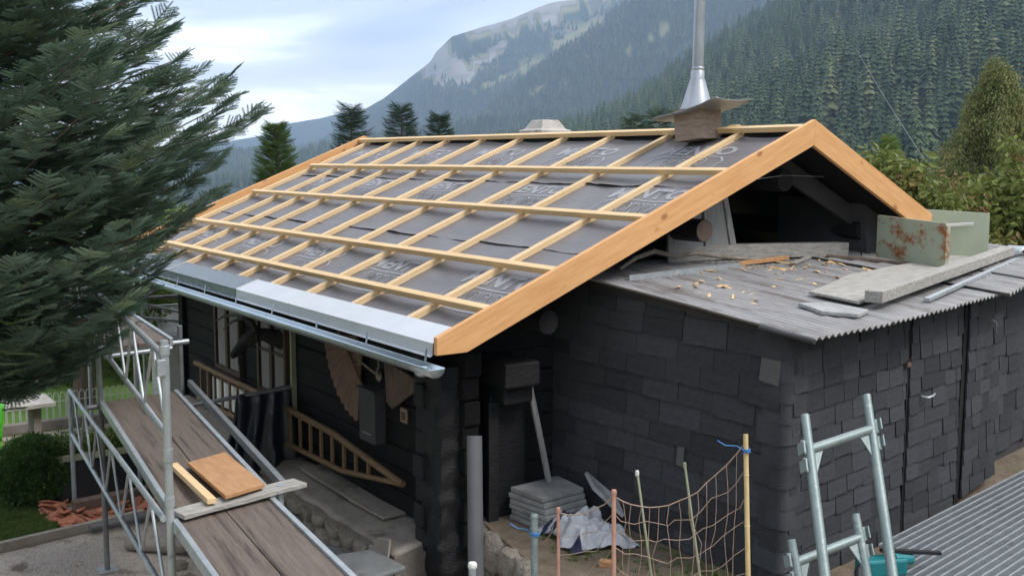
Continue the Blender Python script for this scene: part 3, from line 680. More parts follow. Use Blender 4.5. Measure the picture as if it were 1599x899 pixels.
f1 = fan('wooden_fan', (-2.18,-3.36,1.52), .12, .78, R_(183), R_(262), 11, 'large brown fan of wooden blades hung on the dark wall', 'fan_brown')
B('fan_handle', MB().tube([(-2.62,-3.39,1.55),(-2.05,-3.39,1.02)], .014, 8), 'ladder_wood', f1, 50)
B('basket_lid', MB().prism([(-1.78,-3.36,1.38),(-1.18,-3.36,1.30),(-1.12,-3.36,1.44),(-1.62,-3.36,1.06),(-1.72,-3.36,1.04)][:2]+[V((-1.22,-3.36,1.22)),V((-1.64,-3.36,.98)),V((-1.74,-3.36,1.02))], (0,.03,0)), 'old_brown', label='dull brown triangular board hung under the gutter by the corner', cat='board', bevel=.004)
an = T('antlers', (-1.9,-3.33,1.25), 'small pale antlers mounted between the fan and the triangular board', 'antlers')
for s in (-1, 1):
    p0 = V((-1.9+.03*s,-3.36,1.24)); B('antler', MB().tube([p0, p0+V((.06*s,-.05,.05)), p0+V((.15*s,-.08,.10)), p0+V((.17*s,-.10,.20))], [.012,.011,.009,.003], 6), 'branch', an, 60)
    B('tine', MB().tube([p0+V((.10*s,-.07,.08)), p0+V((.19*s,-.14,.06))], [.008,.003], 6), 'branch', an, 60)
B('skull_plate', MB().lathe([(.0,-.05),(.04,-.03),(.045,.03),(.0,.05)], (-1.9,-3.345,1.22), 10, True, 1, .5), 'branch', an, 60)
mbx = T('meter_box', (-2.02,-3.36,.62), 'dark grey metal box with a lid mounted above the rack', 'box')
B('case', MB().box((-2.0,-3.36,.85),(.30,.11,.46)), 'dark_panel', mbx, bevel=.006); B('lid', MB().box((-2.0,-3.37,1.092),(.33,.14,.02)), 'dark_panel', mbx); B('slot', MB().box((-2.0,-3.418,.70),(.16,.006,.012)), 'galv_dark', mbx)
pl = T('number_plaque', (-1.5,-3.32,.93), 'small brown house number plaque reading 11', 'plaque')
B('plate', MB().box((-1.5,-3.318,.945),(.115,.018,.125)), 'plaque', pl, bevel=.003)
for dx in (-.018,.018): B('digit', MB().box((-1.5+dx,-3.330,.945),(.012,.006,.062)), 'dark_log', pl)
# black plastic sheet over a scaffold tube
B('prop_tube', MB().tube([(-3.86,-4.62,.70),(-3.78,-3.37,.79)], .022, 10), 'galv_dark', label='horizontal steel tie tube carrying the black plastic sheet', cat='tube', smooth=50)
def tarpf(u, v):
    Y = -3.93+.58*u; zt = .735+.045*u+.035
    if v < .5:
        k = 1-v*2; side = -1
    else: k = (v-.5)*2; side = 1
    L_ = (1.16+.05*math.sin(u*7)) if side == 1 else .85
    fo = .035*math.sin(u*21+k*1.5)*min(1,.15+k*1.3)+.035*fbm(V((u*4,k*3,4+side)),4)*min(1,k*2)
    return V((-3.80+side*(.024*min(1,k*14)+.09*k)+fo, Y-.16*k*(1-u)+.04*k*u+.02*math.sin(k*6+u*4), zt-k*L_))
m = MB(); m.grid(48, 64, tarpf)
B('plastic_sheet', m, 'tarp', smooth=80, label='black plastic sheet hung over the tie tube in front of the wall', cat='tarp', solid=.002)

# ------------------------------------------------------------------ chimney and flue
ch = T('chimney', (-5.0,.85,2.9), 'squat concrete chimney with tapered cowl behind the ridge', 'chimney')
cc = V((-5.2,.90,0))
B('stack', MB().box((cc.x,cc.y,3.0),(.40,.40,.72)), 'concrete_pale', ch, bevel=.01)
B('slab', MB().box((cc.x,cc.y,3.38),(.47,.47,.04)), 'concrete_pale', ch, bevel=.008)
for dx in (-.2,.2):
    for dy in (-.2,.2): B('cowl_leg', MB().box((cc.x+dx*.8,cc.y+dy*.8,3.424),(.06,.06,.05)), 'concrete_pale', ch)
m = MB(); P = []
for hw, z in ((.25,3.448),(.25,3.49),(.20,3.505),(.135,3.615),(.12,3.625)): P += [V((cc.x+a_*hw, cc.y+b_*hw, z)) for a_, b_ in ((-1,-1),(1,-1),(1,1),(-1,1))]
m.add(P, [(3,2,1,0),(16,17,18,19)]+[(i*4+k,i*4+(k+1)%4,i*4+4+(k+1)%4,i*4+4+k) for i in range(4) for k in range(4)]); B('cowl', m, 'concrete_pale', ch, bevel=.01)
fl = T('stove_flue', (-1.25,-.2,3.3), 'tall grey metal stove pipe rising from a wooden box on the ridge', 'flue')
bx = V((-1.25,-.20,0))
rz = Matrix.Rotation(R_(-6), 3, 'Y') @ Matrix.Rotation(R_(4), 3, 'Z')
B('flue_box', MB().box((bx.x,bx.y,3.44),(.34,.30,.30), rz), 'box_wood', fl, bevel=.006)
m = MB(); m.grid(10, 8, lambda u, v: V((bx.x-.40+.86*u, bx.y-.25+.52*v, 3.575+.20*(u-.5)*.8+.05*max(0,u-.75)*2-.02*math.sin(v*3)+.02*fbm(V((u*3,v*3,0)),2)))); B('flashing_plate', m, 'flue', fl, 60, solid=.004)
m = MB(); m.lathe([(.16,3.59),(.135,3.66),(.075,3.86),(.066,3.88),(.066,3.95),(.058,3.96)], (bx.x-.02,bx.y,0), 24, False); B('cone', m, 'flue', fl, 40)
B('pipe', MB().tube([(bx.x-.02,bx.y,3.94),(bx.x-.005,bx.y+.01,5.9)], .0535, 20), 'flue', fl, 50)
for z in (3.955, 4.9): B('pipe_collar', MB().lathe([(.056,z),(.060,z+.005),(.060,z+.03),(.056,z+.035)], (bx.x-.018,bx.y+.001,0), 20, False), 'flue', fl, 40)

# ------------------------------------------------------------------ shed with bitumen shingles
shed = T('shed', (.6,-.6,TZ), 'low lean-to shed clad in black bitumen shingles beside the gable', 'shed')
e2 = V((-.153,.988,0)).normalized(); K0 = V((1.66,-2.2,0))
K1 = K0 + e2*2.25
B('wall', MB().prism([(-.9,-2.18,TZ-.1),(1.64,-2.18,TZ-.1),(1.64,-2.18,1.98),(-.9,-2.18,2.17)], (0,.08,0)), 'dark_panel', shed)
m = MB(); q0 = K0+e2*.03+V((-.02,0,0)); m.prism([q0+V((0,0,TZ-.1)), q0+e2*2.75+V((0,0,TZ-.1)), q0+e2*2.75+V((0,0,2.0)), q0+V((0,0,1.96))], (-.08,0,0)); B('wall', m, 'dark_panel', shed)
SH = []
for i in range(4):
    rn = random.Random(40+i); m = MB(); j = lambda s: rn.uniform(-s, s)
    # unit shingle: x 0..1, z 0..1, outer face towards -y, bottom edge standing proud and slightly ragged
    top, bt = .004, .013
    xb = [0, .33, .66, 1]; P = []
    for x in xb: P.append((x, -bt-abs(j(.004)), j(.03)))
    for x in xb: P.append((x, -top, 1))
    for x in xb: P.append((x, 0, j(.01)))
    for x in xb: P.append((x, 0, 1))
    Fc = []
    for k in range(3): Fc += [(k,k+1,5+k,4+k),(8+k+1,8+k,12+k,13+k),(8+k,9+k,k+1,k),(4+k,5+k,13+k,12+k)]
    Fc += [(0,4,12,8),(3,11,15,7)]
    m.add(P, Fc); SH.append(m.mesh('shingle', 'shingle'))
SHP = SH[0].copy(); SHP.materials.clear(); SHP.materials.append(MATS['shingle_pale'])
def clad(org, d, ln, z0, ztop, exp, wmin, wmax, seed, par, skip=None, stag=None, ang=None):
    rn = random.Random(seed); n = V((d.y, -d.x, 0)); an_ = math.atan2(d.y, d.x); row = 0; z = z0
    while z < ztop(0)-.02 or z < ztop(ln)-.02:
        t = -rn.uniform(.0,.5)*wmax
        dz = rn.uniform(-.012,.012)
        while t < ln:
            wd = rn.uniform(wmin, wmax); a0, a1 = max(0, t), min(ln, t+wd); t += wd
            if a1-a0 < .04: continue
            h = min(exp*1.28, ztop((a0+a1)/2)-z)
            if h < .04 or (skip and skip((a0+a1)/2, z)): continue
            off = rn.uniform(.0015,.005)
            p = org + d*(a0+.003) + n*off
            jz = rn.uniform(-.014,.014)
            o = piece('shingle', SH[rn.randrange(4)], par, (p.x, p.y, z+dz+jz), (a1-a0-.006, 1.0+rn.uniform(-.2,.6), h), (rn.uniform(-.012,.006), rn.uniform(-.012,.012), an_))
        z += exp; row += 1
dX = V((1,0,0))
clad(V((-.90,-2.185,0)), dX, 2.50, TZ, lambda t: 2.10-.072*t, .158, .30, .46, 1, shed)
clad(K0+e2*.05, e2, 1.62, TZ, lambda t: 1.985+.012*t, .135, .19, .28, 2, shed)
clad(K0+e2*1.71+V((.008,0,0)), e2, .90, TZ+.02, lambda t: 2.0+.012*t, .135, .19, .28, 3, shed)
dr = V((-.235,.972,0)).normalized(); KD = K0+e2*2.72+V((.02,0,0))
B('door', MB().prism([KD+V((-.012,0,TZ+.12)), KD+dr*.86+V((-.012,0,TZ+.12)), KD+dr*.86+V((-.012,0,2.0)), KD+V((-.012,0,2.0))], (-.03,0,0)), 'dark_panel', shed)
clad(KD, dr, .86, TZ+.1, lambda t: 2.02, .135, .19, .28, 4, shed)
dr2 = V((-.17,.985,0)).normalized(); KE = KD+dr*.86+V((-.26,-.05,0))
B('wall', MB().prism([KE+V((-.012,0,TZ)), KE+dr2*1.8+V((-.012,0,TZ)), KE+dr2*1.8+V((-.012,0,2.1)), KE+V((-.012,0,2.1))], (-.03,0,0)), 'dark_panel', shed)
clad(KE, dr2, 1.5, TZ+.1, lambda t: 2.0, .19, .24, .34, 5, shed)
# shingles bent round the corner
def corner(z, h, w1, w2, lift):
    m = MB(); rr = .035; arc = rr*1.417; c = V((K0.x-rr-.005, K0.y+rr-.005, 0))
    ss = [w1*i/3 for i in range(3)]+[w1+arc*i/6 for i in range(7)]+[w1+arc+w2*(i+1)/3 for i in range(3)]
    def f(u, v):
        s = ss[round(u*12)]; out = .011+lift+.009*(1-v)
        if s < w1: p = V((c.x-(w1-s), c.y-rr, 0)); n = V((0,-1,0))
        elif s <= w1+arc+1e-6: a = -math.pi/2+(s-w1)/rr; n = V((math.cos(a), math.sin(a), 0)); p = c+n*rr
        else: n = V((e2.y,-e2.x,0)); p = c+n*rr+e2*(s-w1-arc)
        return p+n*out+V((0,0,z+h*v+.006*math.sin(u*5+z*9)*(1-v)))
    m.grid(12, 1, f); return B('corner_shingle', m, 'shingle', shed, solid=.004)
for i in range(12): corner(.2+.145*i, .19 if i < 11 else .17, .15+.09*(i % 2)*((i*7) % 3)/2, .10+.09*((i+1) % 2), .003*(i % 2))
piece('shingle', SHP, shed, (1.44,-2.216,1.63), (.17,1.2,.22), (0,.08,0))
piece('shingle', SH[1], shed, (1.26,-2.213,1.46), (.36,1.3,.20), (0,.05,0)); piece('shingle', SHP, shed, (.66,-2.214,.86), (.07,1.2,.14), (0,.02,0))
# seams, latch, handles
n2 = V((e2.y,-e2.x,0))
B('door_seam', MB().beam(K0+e2*1.69+n2*.004+V((0,0,TZ)), K0+e2*1.68+n2*.004+V((0,0,1.97)), .022, .02, n2), 'void', shed)
B('door_seam', MB().beam(K0+e2*2.66+n2*.004+V((0,0,TZ)), K0+e2*2.69+n2*.004+V((0,0,1.99)), .07, .02, n2), 'void', shed)
hp = K0+e2*1.90+n2*.03
B('door_handle', MB().tube([hp+V((0,0,1.27)), hp+n2*.05+V((0,0,1.27)), hp+n2*.055+e2*.07+V((0,0,1.275)), hp+n2*.05+e2*.12+V((0,0,1.285))], [.012,.011,.010,.007], 8), 'galv', shed, 60)
hq = K0+e2*1.64+n2*.03
B('latch', MB().box(hq+V((0,0,1.56)), (.03,.05,.035)).tube([hq+V((0,0,1.58)), hq+n2*.03+V((0,0,1.62))], .007, 6), 'old_brown', shed)
hk = KD+dr*.52+V((.03,0,0))
B('door_hook', MB().tube([hk+V((0,0,1.74)), hk+V((.03,.01,1.72)), hk+V((.03,.015,1.62)), hk+V((0,.005,1.60))], .006, 6), 'galv_dark', shed, 60)
# corrugated roofing in sheets
EDGE = [(-2.32,1.95),(-1.45,1.86),(-.27,1.64),(.52,1.50),(1.33,1.27),(2.2,1.05),(3.4,.75)]
def rz_(X): return 1.983+.077*(1.94-X)
def sheet_roof(y0, y1, per, amp, lift, xf=0, sk=0):
    n = max(8, int((y1-y0)/per*8))
    def f(u, v):
        Y = y0+(y1-y0)*u; Xe = interp(EDGE, Y)+xf+sk*(u-.5); X = -.93+(Xe+.93)*v
        return V((X, Y, rz_(X)+lift+amp*math.sin(2*math.pi*Y/per)+.006*fbm(V((X*1.5,Y*1.2,lift)),3)))
    m = MB(); m.grid(n, 14, f); return B('roof_sheet', m, 'corrugated', shed, 60, solid=.005)
sheet_roof(-2.32,-1.30,.073,.0115,.0); sheet_roof(-1.36,-.35,.073,.0115,.007,.02,.02); sheet_roof(-.40,.60,.073,.0115,.001,-.01); sheet_roof(.50,1.5,.12,.017,.018,.06,-.05); sheet_roof(1.4,3.4,.15,.02,.03,.05)
B('roof_edge_trim', MB().tube([(1.52,-2.33,2.008),(1.97,-2.325,1.975)], .017, 8), 'dark_panel', shed, 50)
for y in (-2.0,-1,0,1,2.2):
    B('roof_joist', MB().beam((-.9,y,rz_(-.9)-.065),(interp(EDGE,y)-.35,y,rz_(1.3)-.065),.06,.07), 'dark_wood', shed)

# ------------------------------------------------------------------ things lying on the shed roof
def zr(X, o=.02): return rz_(X)+o
B('timber_beam', MB().beam((-.72,-1.02,zr(-.72,.085)),(-.42,.98,zr(-.42,.085)),.18,.13,(0,0,1),8,.003), 'grey_wood_y', label='thick weathered grey timber lying below the gable boards', cat='beam', bevel=.006)
pts = [(-.36,-1.93,.05),(-.52,-1.62,.10),(-.58,-1.35,.14),(-.50,-1.18,.10),(-.47,-.95,.12),(-.40,-.66,.08),(-.33,-.40,.06),(-.36,-.08,.04)]
B('dry_branch', MB().tube([(x,y,zr(x,o)) for x,y,o in pts], [.012,.02,.024,.020,.021,.018,.014,.008], 8), 'branch', smooth=60, label='crooked dry branch lying along the gable foot', cat='branch')
gs = T('metal_strip', (-.1,-1.2,2.16), 'long galvanised metal strip with an orange wooden end lying on the sheets', 'strip')
B('strip', MB().prism([(-.12,-2.08,zr(-.12,.015)),(-.05,-2.09,zr(-.05,.015)),(-.05,-2.09,zr(-.05,.06)),(-.065,-2.09,zr(-.05,.06)),(-.065,-2.09,zr(-.05,.026)),(-.12,-2.08,zr(-.12,.026))], (-.22,1.55,.012)), 'galv', gs)
B('wooden_end', MB().beam((-.285,-.62,zr(-.29,.04)),(-.38,.13,zr(-.37,.045)),.055,.035), 'brown_board', gs, bevel=.003)
B('lath', MB().beam((-.18,-.02,zr(-.18,.03)),(-.42,.52,zr(-.42,.03)),.04,.018), 'grey_wood_y', label='short grey lath lying on the corrugated sheets near the beam', cat='lath')
B('rusty_tube', MB().tube([(-.32,.62,zr(-.3,.04)),(.34,1.02,zr(.34,.045))], .024, 10), 'old_brown', smooth=50, label='brown round rod lying in front of the green panels', cat='rod')
bd = MB(); bd.prism([(1.00,-1.22,zr(1.0,.045)),(1.44,-1.20,zr(1.44,.045)),(.52,2.2,zr(.52,.045)),(.1,2.15,zr(.1,.045)),(.58,-.20,zr(.58,.045)),(.82,-.75,zr(.82,.045))], (0,0,.022))
B('plywood_board', bd, 'grey_wood_y', label='wide weathered grey board with an angled corner on the roof', cat='board', bevel=.004)
B('grey_plank', MB().beam((1.53,-1.16,zr(1.53,.115)),(.40,2.5,zr(.40,.115)),.13,.085,(0,0,1),8,.002), 'grey_wood_y', label='long thick grey plank laid along the edge of the wide board', cat='plank', bevel=.005)
B('steel_profile', MB().beam((1.52,-.50,zr(1.52,.045)),(.42,2.72,zr(.42,.045)),.045,.03), 'galv', label='narrow bright steel profile beside the long grey plank', cat='profile', bevel=.003)
sl = MB(); sl.prism([(1.22,-1.60,zr(1.22,.02)),(1.50,-1.68,zr(1.5,.02)),(1.68,-1.52,zr(1.68,.02)),(1.60,-1.30,zr(1.6,.02)),(1.30,-1.34,zr(1.3,.02))], (0,0,.028))
B('slate_slab', sl, 'slate', label='broken flat grey slab near the roof corner', cat='slab', bevel=.005)
B('sheet_offcut', MB().grid(4, 4, lambda u, v: V((.50-.2*u, 2.55+.5*v, zr(.4,.10)+.06*math.sin(v*5)))), 'galv', label='bent metal offcut at the end of the plank', cat='offcut', solid=.004, smooth=60)
cb = T('rusty_sheet_metal', (.2,1.0,2.15), 'pale green metal panel with rust spots standing on the shed roof', 'panel')
def cpanel(x0, y0, x1, y1, z0, h, lean, mat, nm, par):
    d = V((x1-x0, y1-y0, 0)); n = V((d.y,-d.x,0)).normalized()
    m = MB(); m.prism([V((x0,y0,z0)), V((x1,y1,z0-.04)), V((x1,y1,z0+h-.04))-n*lean, V((x0,y0,z0+h))-n*lean], -n*.025); return B(nm, m, mat, par, bevel=.003)
cpanel(-.09,1.06,.66,1.02,2.19,.40,.0,'cabinet_rust','sheet',cb)
B('edge_fold', MB().box((.655,1.05,2.33),(.03,.06,.38)), 'cabinet_rust', cb)
B('hook_wire', MB().tube([(-.17,.95,2.20),(-.19,.93,2.29),(-.21,.95,2.34),(-.25,.95,2.33),(-.25,.95,2.30)], .006, 6), 'void', cb, 60)
cb2 = T('green_sheet_metal', (.1,1.9,2.15), 'pale green metal panel with a white rail handle behind the rusty one', 'panel')
cpanel(-.20,1.60,.42,2.12,2.18,.46,.03,'cabinet','sheet',cb2)
B('rail_handle', MB().beam((.06,1.73,2.47),(.34,1.97,2.50),.03,.028), 'white_paint', cb2, bevel=.003); B('rail_handle', MB().beam((.02,1.70,2.23),(.12,1.78,2.23),.03,.025), 'white_paint', cb2)
# wood chips left by the carpenters
rn = random.Random(5); chipm = []
for i in range(4):
    m = MB(); l_ = .03+.015*i; m.add([(-l_,-.012,0),(l_,-.016,.004),(l_*.9,.014,.01),(-l_*.8,.012,.006),(0,0,.016)], [(0,1,4),(1,2,4),(2,3,4),(3,0,4),(3,2,1,0)]); chipm.append(m.mesh('wood_chip', 'chips'))
for k in range(75):
    X, Y = (rn.gauss(.0,.38), rn.gauss(-.25,.62)) if k < 62 else (rn.uniform(0,1.4), rn.uniform(-2,-1.2))
    if X < -.3 or X > 1.3: continue
    o = piece('wood_chip', chipm[rn.randrange(4)], None, (X, Y, zr(X,.018)), (rn.uniform(.35,1.1),)*3, (rn.uniform(-.4,.4),rn.uniform(-.4,.4),rn.uniform(0,6.3)))
    o['label'] = 'small pale wood chip scattered on the corrugated shed roof'; o['category'] = 'chip'; o['group'] = 'wood chips on the shed roof'

# ------------------------------------------------------------------ corner between house and shed
B('grey_drain_pipe', MB().tube([(.06,-3.62,1.15),(.30,-3.76,-.05),(.40,-3.80,GZ)], [.055,.055,.055], 20), 'grey_pipe', smooth=50, label='thick dark grey plastic pipe standing upright by the house corner', cat='pipe')
B('leaning_stick', MB().beam((-.62,-2.66,1.33),(-.52,-2.45,TZ+.02),.045,.03,(1,0,0),4,.002), 'grey_wood_z', label='grey wooden stick leaning between the house wall and shed', cat='stick', bevel=.004)
for k in range(6):
    m = MB(); a_ = .03*k; m.prism([(-.62+.02*random.random(),-2.86+.03*random.random(),TZ+.006+.045*k),(-.12-.02*k,-2.80,TZ+.006+.045*k),(-.16-.02*k,-2.36,TZ+.006+.045*k),(-.64,-2.34+.02*random.random(),TZ+.006+.045*k)], (0,0,.038))
    B('roof_slate', m, 'slate', bevel=.004, label='grey fibre slab in the low stack at the shed foot', cat='slab', group='stacked grey slabs')
B('stone_slate_leaning', MB().prism([(-.28,-2.34,.575),(-.10,-2.40,.50),(.10,-2.26,.30),(-.06,-2.21,.40)], (.01,.02,.02)), 'slate', label='grey slab slipping off the stack against the shingles', cat='slab')
def clothf(u, v):
    a = (u-.5)*.70; b = (v-.5)*.50; r = math.hypot(a/.35, b/.25); h = .19*max(0,1-r*r*.85)**.8
    n = fbm(V((u*3.5,v*3.5,2)),4); rid = abs(fbm(V((u*4.2+3,v*4.2,7)),3))
    return V((.07+a*.95+.3*b+.05*n, -2.62+b-.1*a+.05*fbm(V((u*3,v*3,9)),3), TZ+.012+max(0,h*(.75+.9*n)+.10*rid*(1-r*.5))))
m = MB(); m.grid(54, 40, clothf); me = m.mesh('cloth', 'white_cloth', 80); me.materials.append(MATS['navy_cloth'])
for p in me.polygons:
    i = p.index // 40; j = p.index % 40
    if 12 < (i+j*.35) < 17.5 or 21 < (i+j*.5) < 24 or (i > 44 and j < 8): p.material_index = 1
link('striped_cloth', me, label='crumpled white cloth with navy stripes lying on the soil', cat='cloth', solid=.004)
B('brick_piece', MB().box((.62,-2.86,TZ+.025),(.09,.06,.05), Matrix.Rotation(.6,3,'Z')), 'brown_board', label='small orange wood offcut on the soil bed', cat='offcut', bevel=.006)
def pole(name, p, q, r, mat, lab, cat, group=None, cap=None, capm=None):
    t = T(name, q, lab, cat, group); B('shaft', MB().tube([p, q], r, 12), mat, t, 50)
    if cap: B('cap', MB().lathe([(0,.012),(cap*.8,.010),(cap,0),(cap,-.02),(cap*.9,-.025)], p, 12), capm or mat, t, 50)
    return t
pole('garden_post', (.91,-3.71,.82), (1.05,-3.80,-.10), .024, 'steel_green', 'greenish galvanised post standing between the grey pipe and the copper posts', 'post', None, .027)
pole('garden_post', (.95,-4.21,.62), (1.02,-4.25,GZ), .022, 'galv', 'short galvanised post with a pale round cap by the grey pipe', 'post', None, .029, 'white_paint')
pole('copper_post', (1.15,-3.70,.93), (1.22,-3.74,-.05), .0105, 'copper', 'shorter copper coloured net post near the cloth', 'post', None, .014)
pole('copper_post', (1.48,-3.53,1.10), (1.56,-3.58,TZ), .0135, 'copper', 'taller copper coloured net post carrying the net top', 'post', None, .018)
pole('plant_stake', (1.33,-3.21,1.13), (1.60,-3.25,TZ), .008, 'stake_green', 'thin green plant stake nearer the tall copper post', 'stake', None, .013, 'white_paint')
pole('plant_stake', (1.57,-3.03,1.21), (1.86,-3.08,TZ), .008, 'stake_green', 'thin green plant stake nearer the bamboo cane', 'stake', None, .011)
bp = pole('bamboo_cane', (2.04,-3.0,1.50), (2.28,-3.17,TZ), .0145, 'bamboo', 'tall yellow bamboo cane holding the net by the shed corner', 'cane')
for t in (.18,.4,.62,.84):
    p = V((2.04,-3.0,1.50)).lerp(V((2.28,-3.17,TZ)), t); B('node', MB().lathe([(.0145,-.006),(.0175,0),(.0145,.006)], p, 10, False), 'bamboo', bp, 50)
net = MB(); c0, c1, c2, c3 = V((2.05,-3.0,1.46)), V((1.48,-3.53,1.07)), V((1.15,-3.70,.91)), V((.92,-3.71,.60))
def sagline(a, b, sag, n=10, r=.0032, jit=.012):
    pts = []
    for i in range(n+1):
        t = i/n; p = a.lerp(b, t); p.z -= sag*4*t*(1-t); p += V((random.uniform(-1,1),random.uniform(-1,1),random.uniform(-1,1)))*(jit if 0 < i < n else 0); pts.append(p)
    net.tube(pts, r, 5); return pts
tp = sagline(c0, c1, .20, 14, .004, .006); sagline(c1, c2, .06, 6, .004, .006); sagline(c2, c3, .05, 6, .003)
for k in range(1, 8):
    a = V((2.05,-3.0,1.46)).lerp(V((2.27,-3.16,.28)), k/8); b = c1.lerp(V((1.55,-3.57,.25)), k/8); sagline(a, b, .20-.012*k, 12, .0026, .022)
    if k < 6: sagline(b, c2.lerp(V((1.22,-3.74,.1)), k/6), .07, 6, .0024, .02)
for k in range(1, 14):
    p = tp[k]; q = V((p.x+random.uniform(-.05,.08), p.y+random.uniform(-.03,.03), .22)); sagline(p, q, random.uniform(-.05,.05), 8, .0024, .02)
B('garden_net', net, 'cord', label='sagging brown cord net strung between bamboo cane and copper posts', cat='net', smooth=60)
for pc, rr, lab in ((V((2.07,-3.02,1.40)),.02,'blue string tied round the top of the bamboo cane'),(V((.93,-3.72,.70)),.03,'blue string tied round the galvanised garden post')):
    m = MB()
    for j in range(3): m.tube([pc+V((rr*math.cos(a_*.7), rr*math.sin(a_*.7), .008*j+.003*math.sin(a_))) for a_ in range(0,10)], .0035, 5)
    m.tube([pc, pc+V((-.05,-.03,.03)), pc+V((-.12,-.05,.02)), pc+V((-.15,-.09,.05))], .0035, 5)
    B('blue_string', m, 'blue_string', smooth=60, label=lab, cat='string')

# ------------------------------------------------------------------ leaning scaffold frames, grating, tool
def sframe(tl, bl, tr, br, crossz, lab):
    t = T('steel_trestle', bl, lab, 'trestle'); tl, bl, tr, br = map(V, (tl, bl, tr, br))
    for a, b_ in ((tl, bl), (tr, br)):
        p = B('upright', MB().tube([a, a.lerp(b_, .07), a.lerp(b_, .0701), b_], [.0215,.0215,.0242,.0242], 16), 'steel_green', t, 50)
    k = crossz; a, b_ = tl.lerp(bl, k), tr.lerp(br, k); B('crossbar', MB().tube([a, b_], .0235, 14), 'steel_green', t, 50)
    dx = (b_-a).normalized(); dz = (bl-tl).normalized(); nn = dx.cross(dz).normalized()
    for s, c in ((1, a), (-1, b_)):
        B('gusset', MB().prism([c+dx*s*.02+dz*.02-nn*.003, c+dx*s*.085+dz*.02-nn*.003, c+dx*s*.022+dz*.14-nn*.003], nn*.006), 'steel_green', t)
        for off in (-.02, .07):
            q = c-dx*s*.030+dz*(off if s == 1 else off+.01); B('wedge_bracket', MB().beam(q-dz*.035-nn*.0, q+dz*.035, .028, .012, nn).beam(q-dx*s*.018-dz*.03, q-dx*s*.018+dz*.03, .008, .055, nn), 'steel_green', t, bevel=.002)
    return t
sframe((2.94,-3.571,1.869),(3.98,-4.36,TZ),(2.979,-3.153,1.923),(4.02,-3.97,TZ),.085,'taller narrow green-grey steel trestle frame leaning by the shed wall')
sframe((2.80,-3.47,1.18),(3.32,-3.72,TZ),(2.86,-3.04,1.25),(3.40,-3.33,TZ),.10,'lower narrow green-grey steel trestle frame tucked behind the taller one')
gr = T('steel_grating', (2.6,0,.38), 'galvanised steel grating walkway laid beside the shed doors', 'grating')
ge = V((-.16,.987,0)).normalized(); gn = V((ge.y,-ge.x,0)); g0 = V((1.80,-1.34,.40))
for k in range(36):
    p = g0+gn*(.062*k); q = p+ge*3.6
    if k > 1: p = p - ge*.6
    B('bearing_bar', MB().beam(p, q, .006, .024), 'galv_light', gr)
m = MB(); t = -.6
while t < 3.6:
    w0 = 0 if t >= 0 else .124
    m.beam(g0+ge*t+gn*w0+V((0,0,-.004)), g0+ge*t+gn*2.18+V((0,0,-.004)), .004, .02); t += .0225 if t < 1.15 else .036
B('cross_bars', m, 'galv', gr, kind='stuff')
for t in (.1,1.2,2.4,3.4): B('bearer', MB().beam(g0+ge*t+gn*.05+V((0,0,-.1)), g0+ge*t+gn*2.1+V((0,0,-.1)), .06, .17), 'galv_dark', gr)
tl = T('power_tool', (2.16,-1.82,.415), 'teal cordless power tool lying on the grating edge', 'tool')
tp_ = V((2.16,-1.82,.47))
B('body', MB().beam(tp_+V((-.08,-.12,.0)), tp_+V((.06,.16,.0)), .13, .11, (0,0,1), 4, .004), 'teal', tl, bevel=.015); B('motor', MB().tube([tp_+V((.02,.10,.03)), tp_+V((.06,.24,.02))], [.05,.04], 12), 'teal', tl, 50)
B('blade_guard', MB().beam(tp_+V((-.02,.02,.10)), tp_+V((.16,.42,.05)), .03, .025), 'black_plastic', tl, bevel=.004); B('handle', MB().tube([tp_+V((-.05,-.10,.03)), tp_+V((-.02,-.20,.0)), tp_+V((.03,-.26,-.03))], .026, 10), 'black_plastic', tl, 50)

# ------------------------------------------------------------------ scaffold along the front
sc_ = T('scaffold', (-2.5,-5.2,GZ), 'galvanised tube scaffold with worn plank decks along the house front', 'scaffold')
def tb(p, q, r=.024, mat='galv', nm='tube'): return B(nm, MB().tube([p, q], r, 12), mat, sc_, 50)
P0 = V((-.05,-5.75,0)); P1 = V((-3.66,-5.26,0)); P1r = V((-3.78,-4.48,0)); P0r = V((-.2,-4.98,0)); P2 = V((-5.69,-5.085,0)); P2r = V((-5.8,-4.35,0)); P3 = V((-8.82,-4.82,0)); P3r = V((-9.0,-4.1,0))
up = lambda p, z: V((p.x, p.y, z))
pn = tb(up(P0,GZ), up(P0,2.02), .0245, 'galv', 'standard'); 
B('coupler', MB().box(up(P0,1.86)+V((.01,-.03,0)), (.05,.05,.10)).tube([up(P0,1.93), up(P0,1.99)], .031, 12), 'galv', sc_, bevel=.004); B('coupler', MB().tube([up(P0,1.28), up(P0,1.36)], .030, 12), 'galv', sc_, 50); B('coupler', MB().tube([up(P0,1.0), up(P0,1.06)], .030, 12), 'galv', sc_, 50)
tb(up(P0r,GZ), up(P0r,.96), .0245, 'galv', 'standard')
for p, zt, mt in ((P1,1.50,'galv_dark'),(P1r,1.52,'galv_dark'),(P2,.62,'galv'),(P2r,2.2,'galv'),(P3,2.2,'galv'),(P3r,2.2,'galv')):
    tb(up(p,GZ+.02), up(p,zt), .0245, mt, 'standard')
for p in (P0,P0r,P1,P1r,P2,P2r,P3,P3r):
    B('base_plate', MB().box(up(p,GZ+.018),(.17,.17,.012)).tube([up(p,GZ+.02), up(p,GZ+.22)], .018, 8), 'galv', sc_)
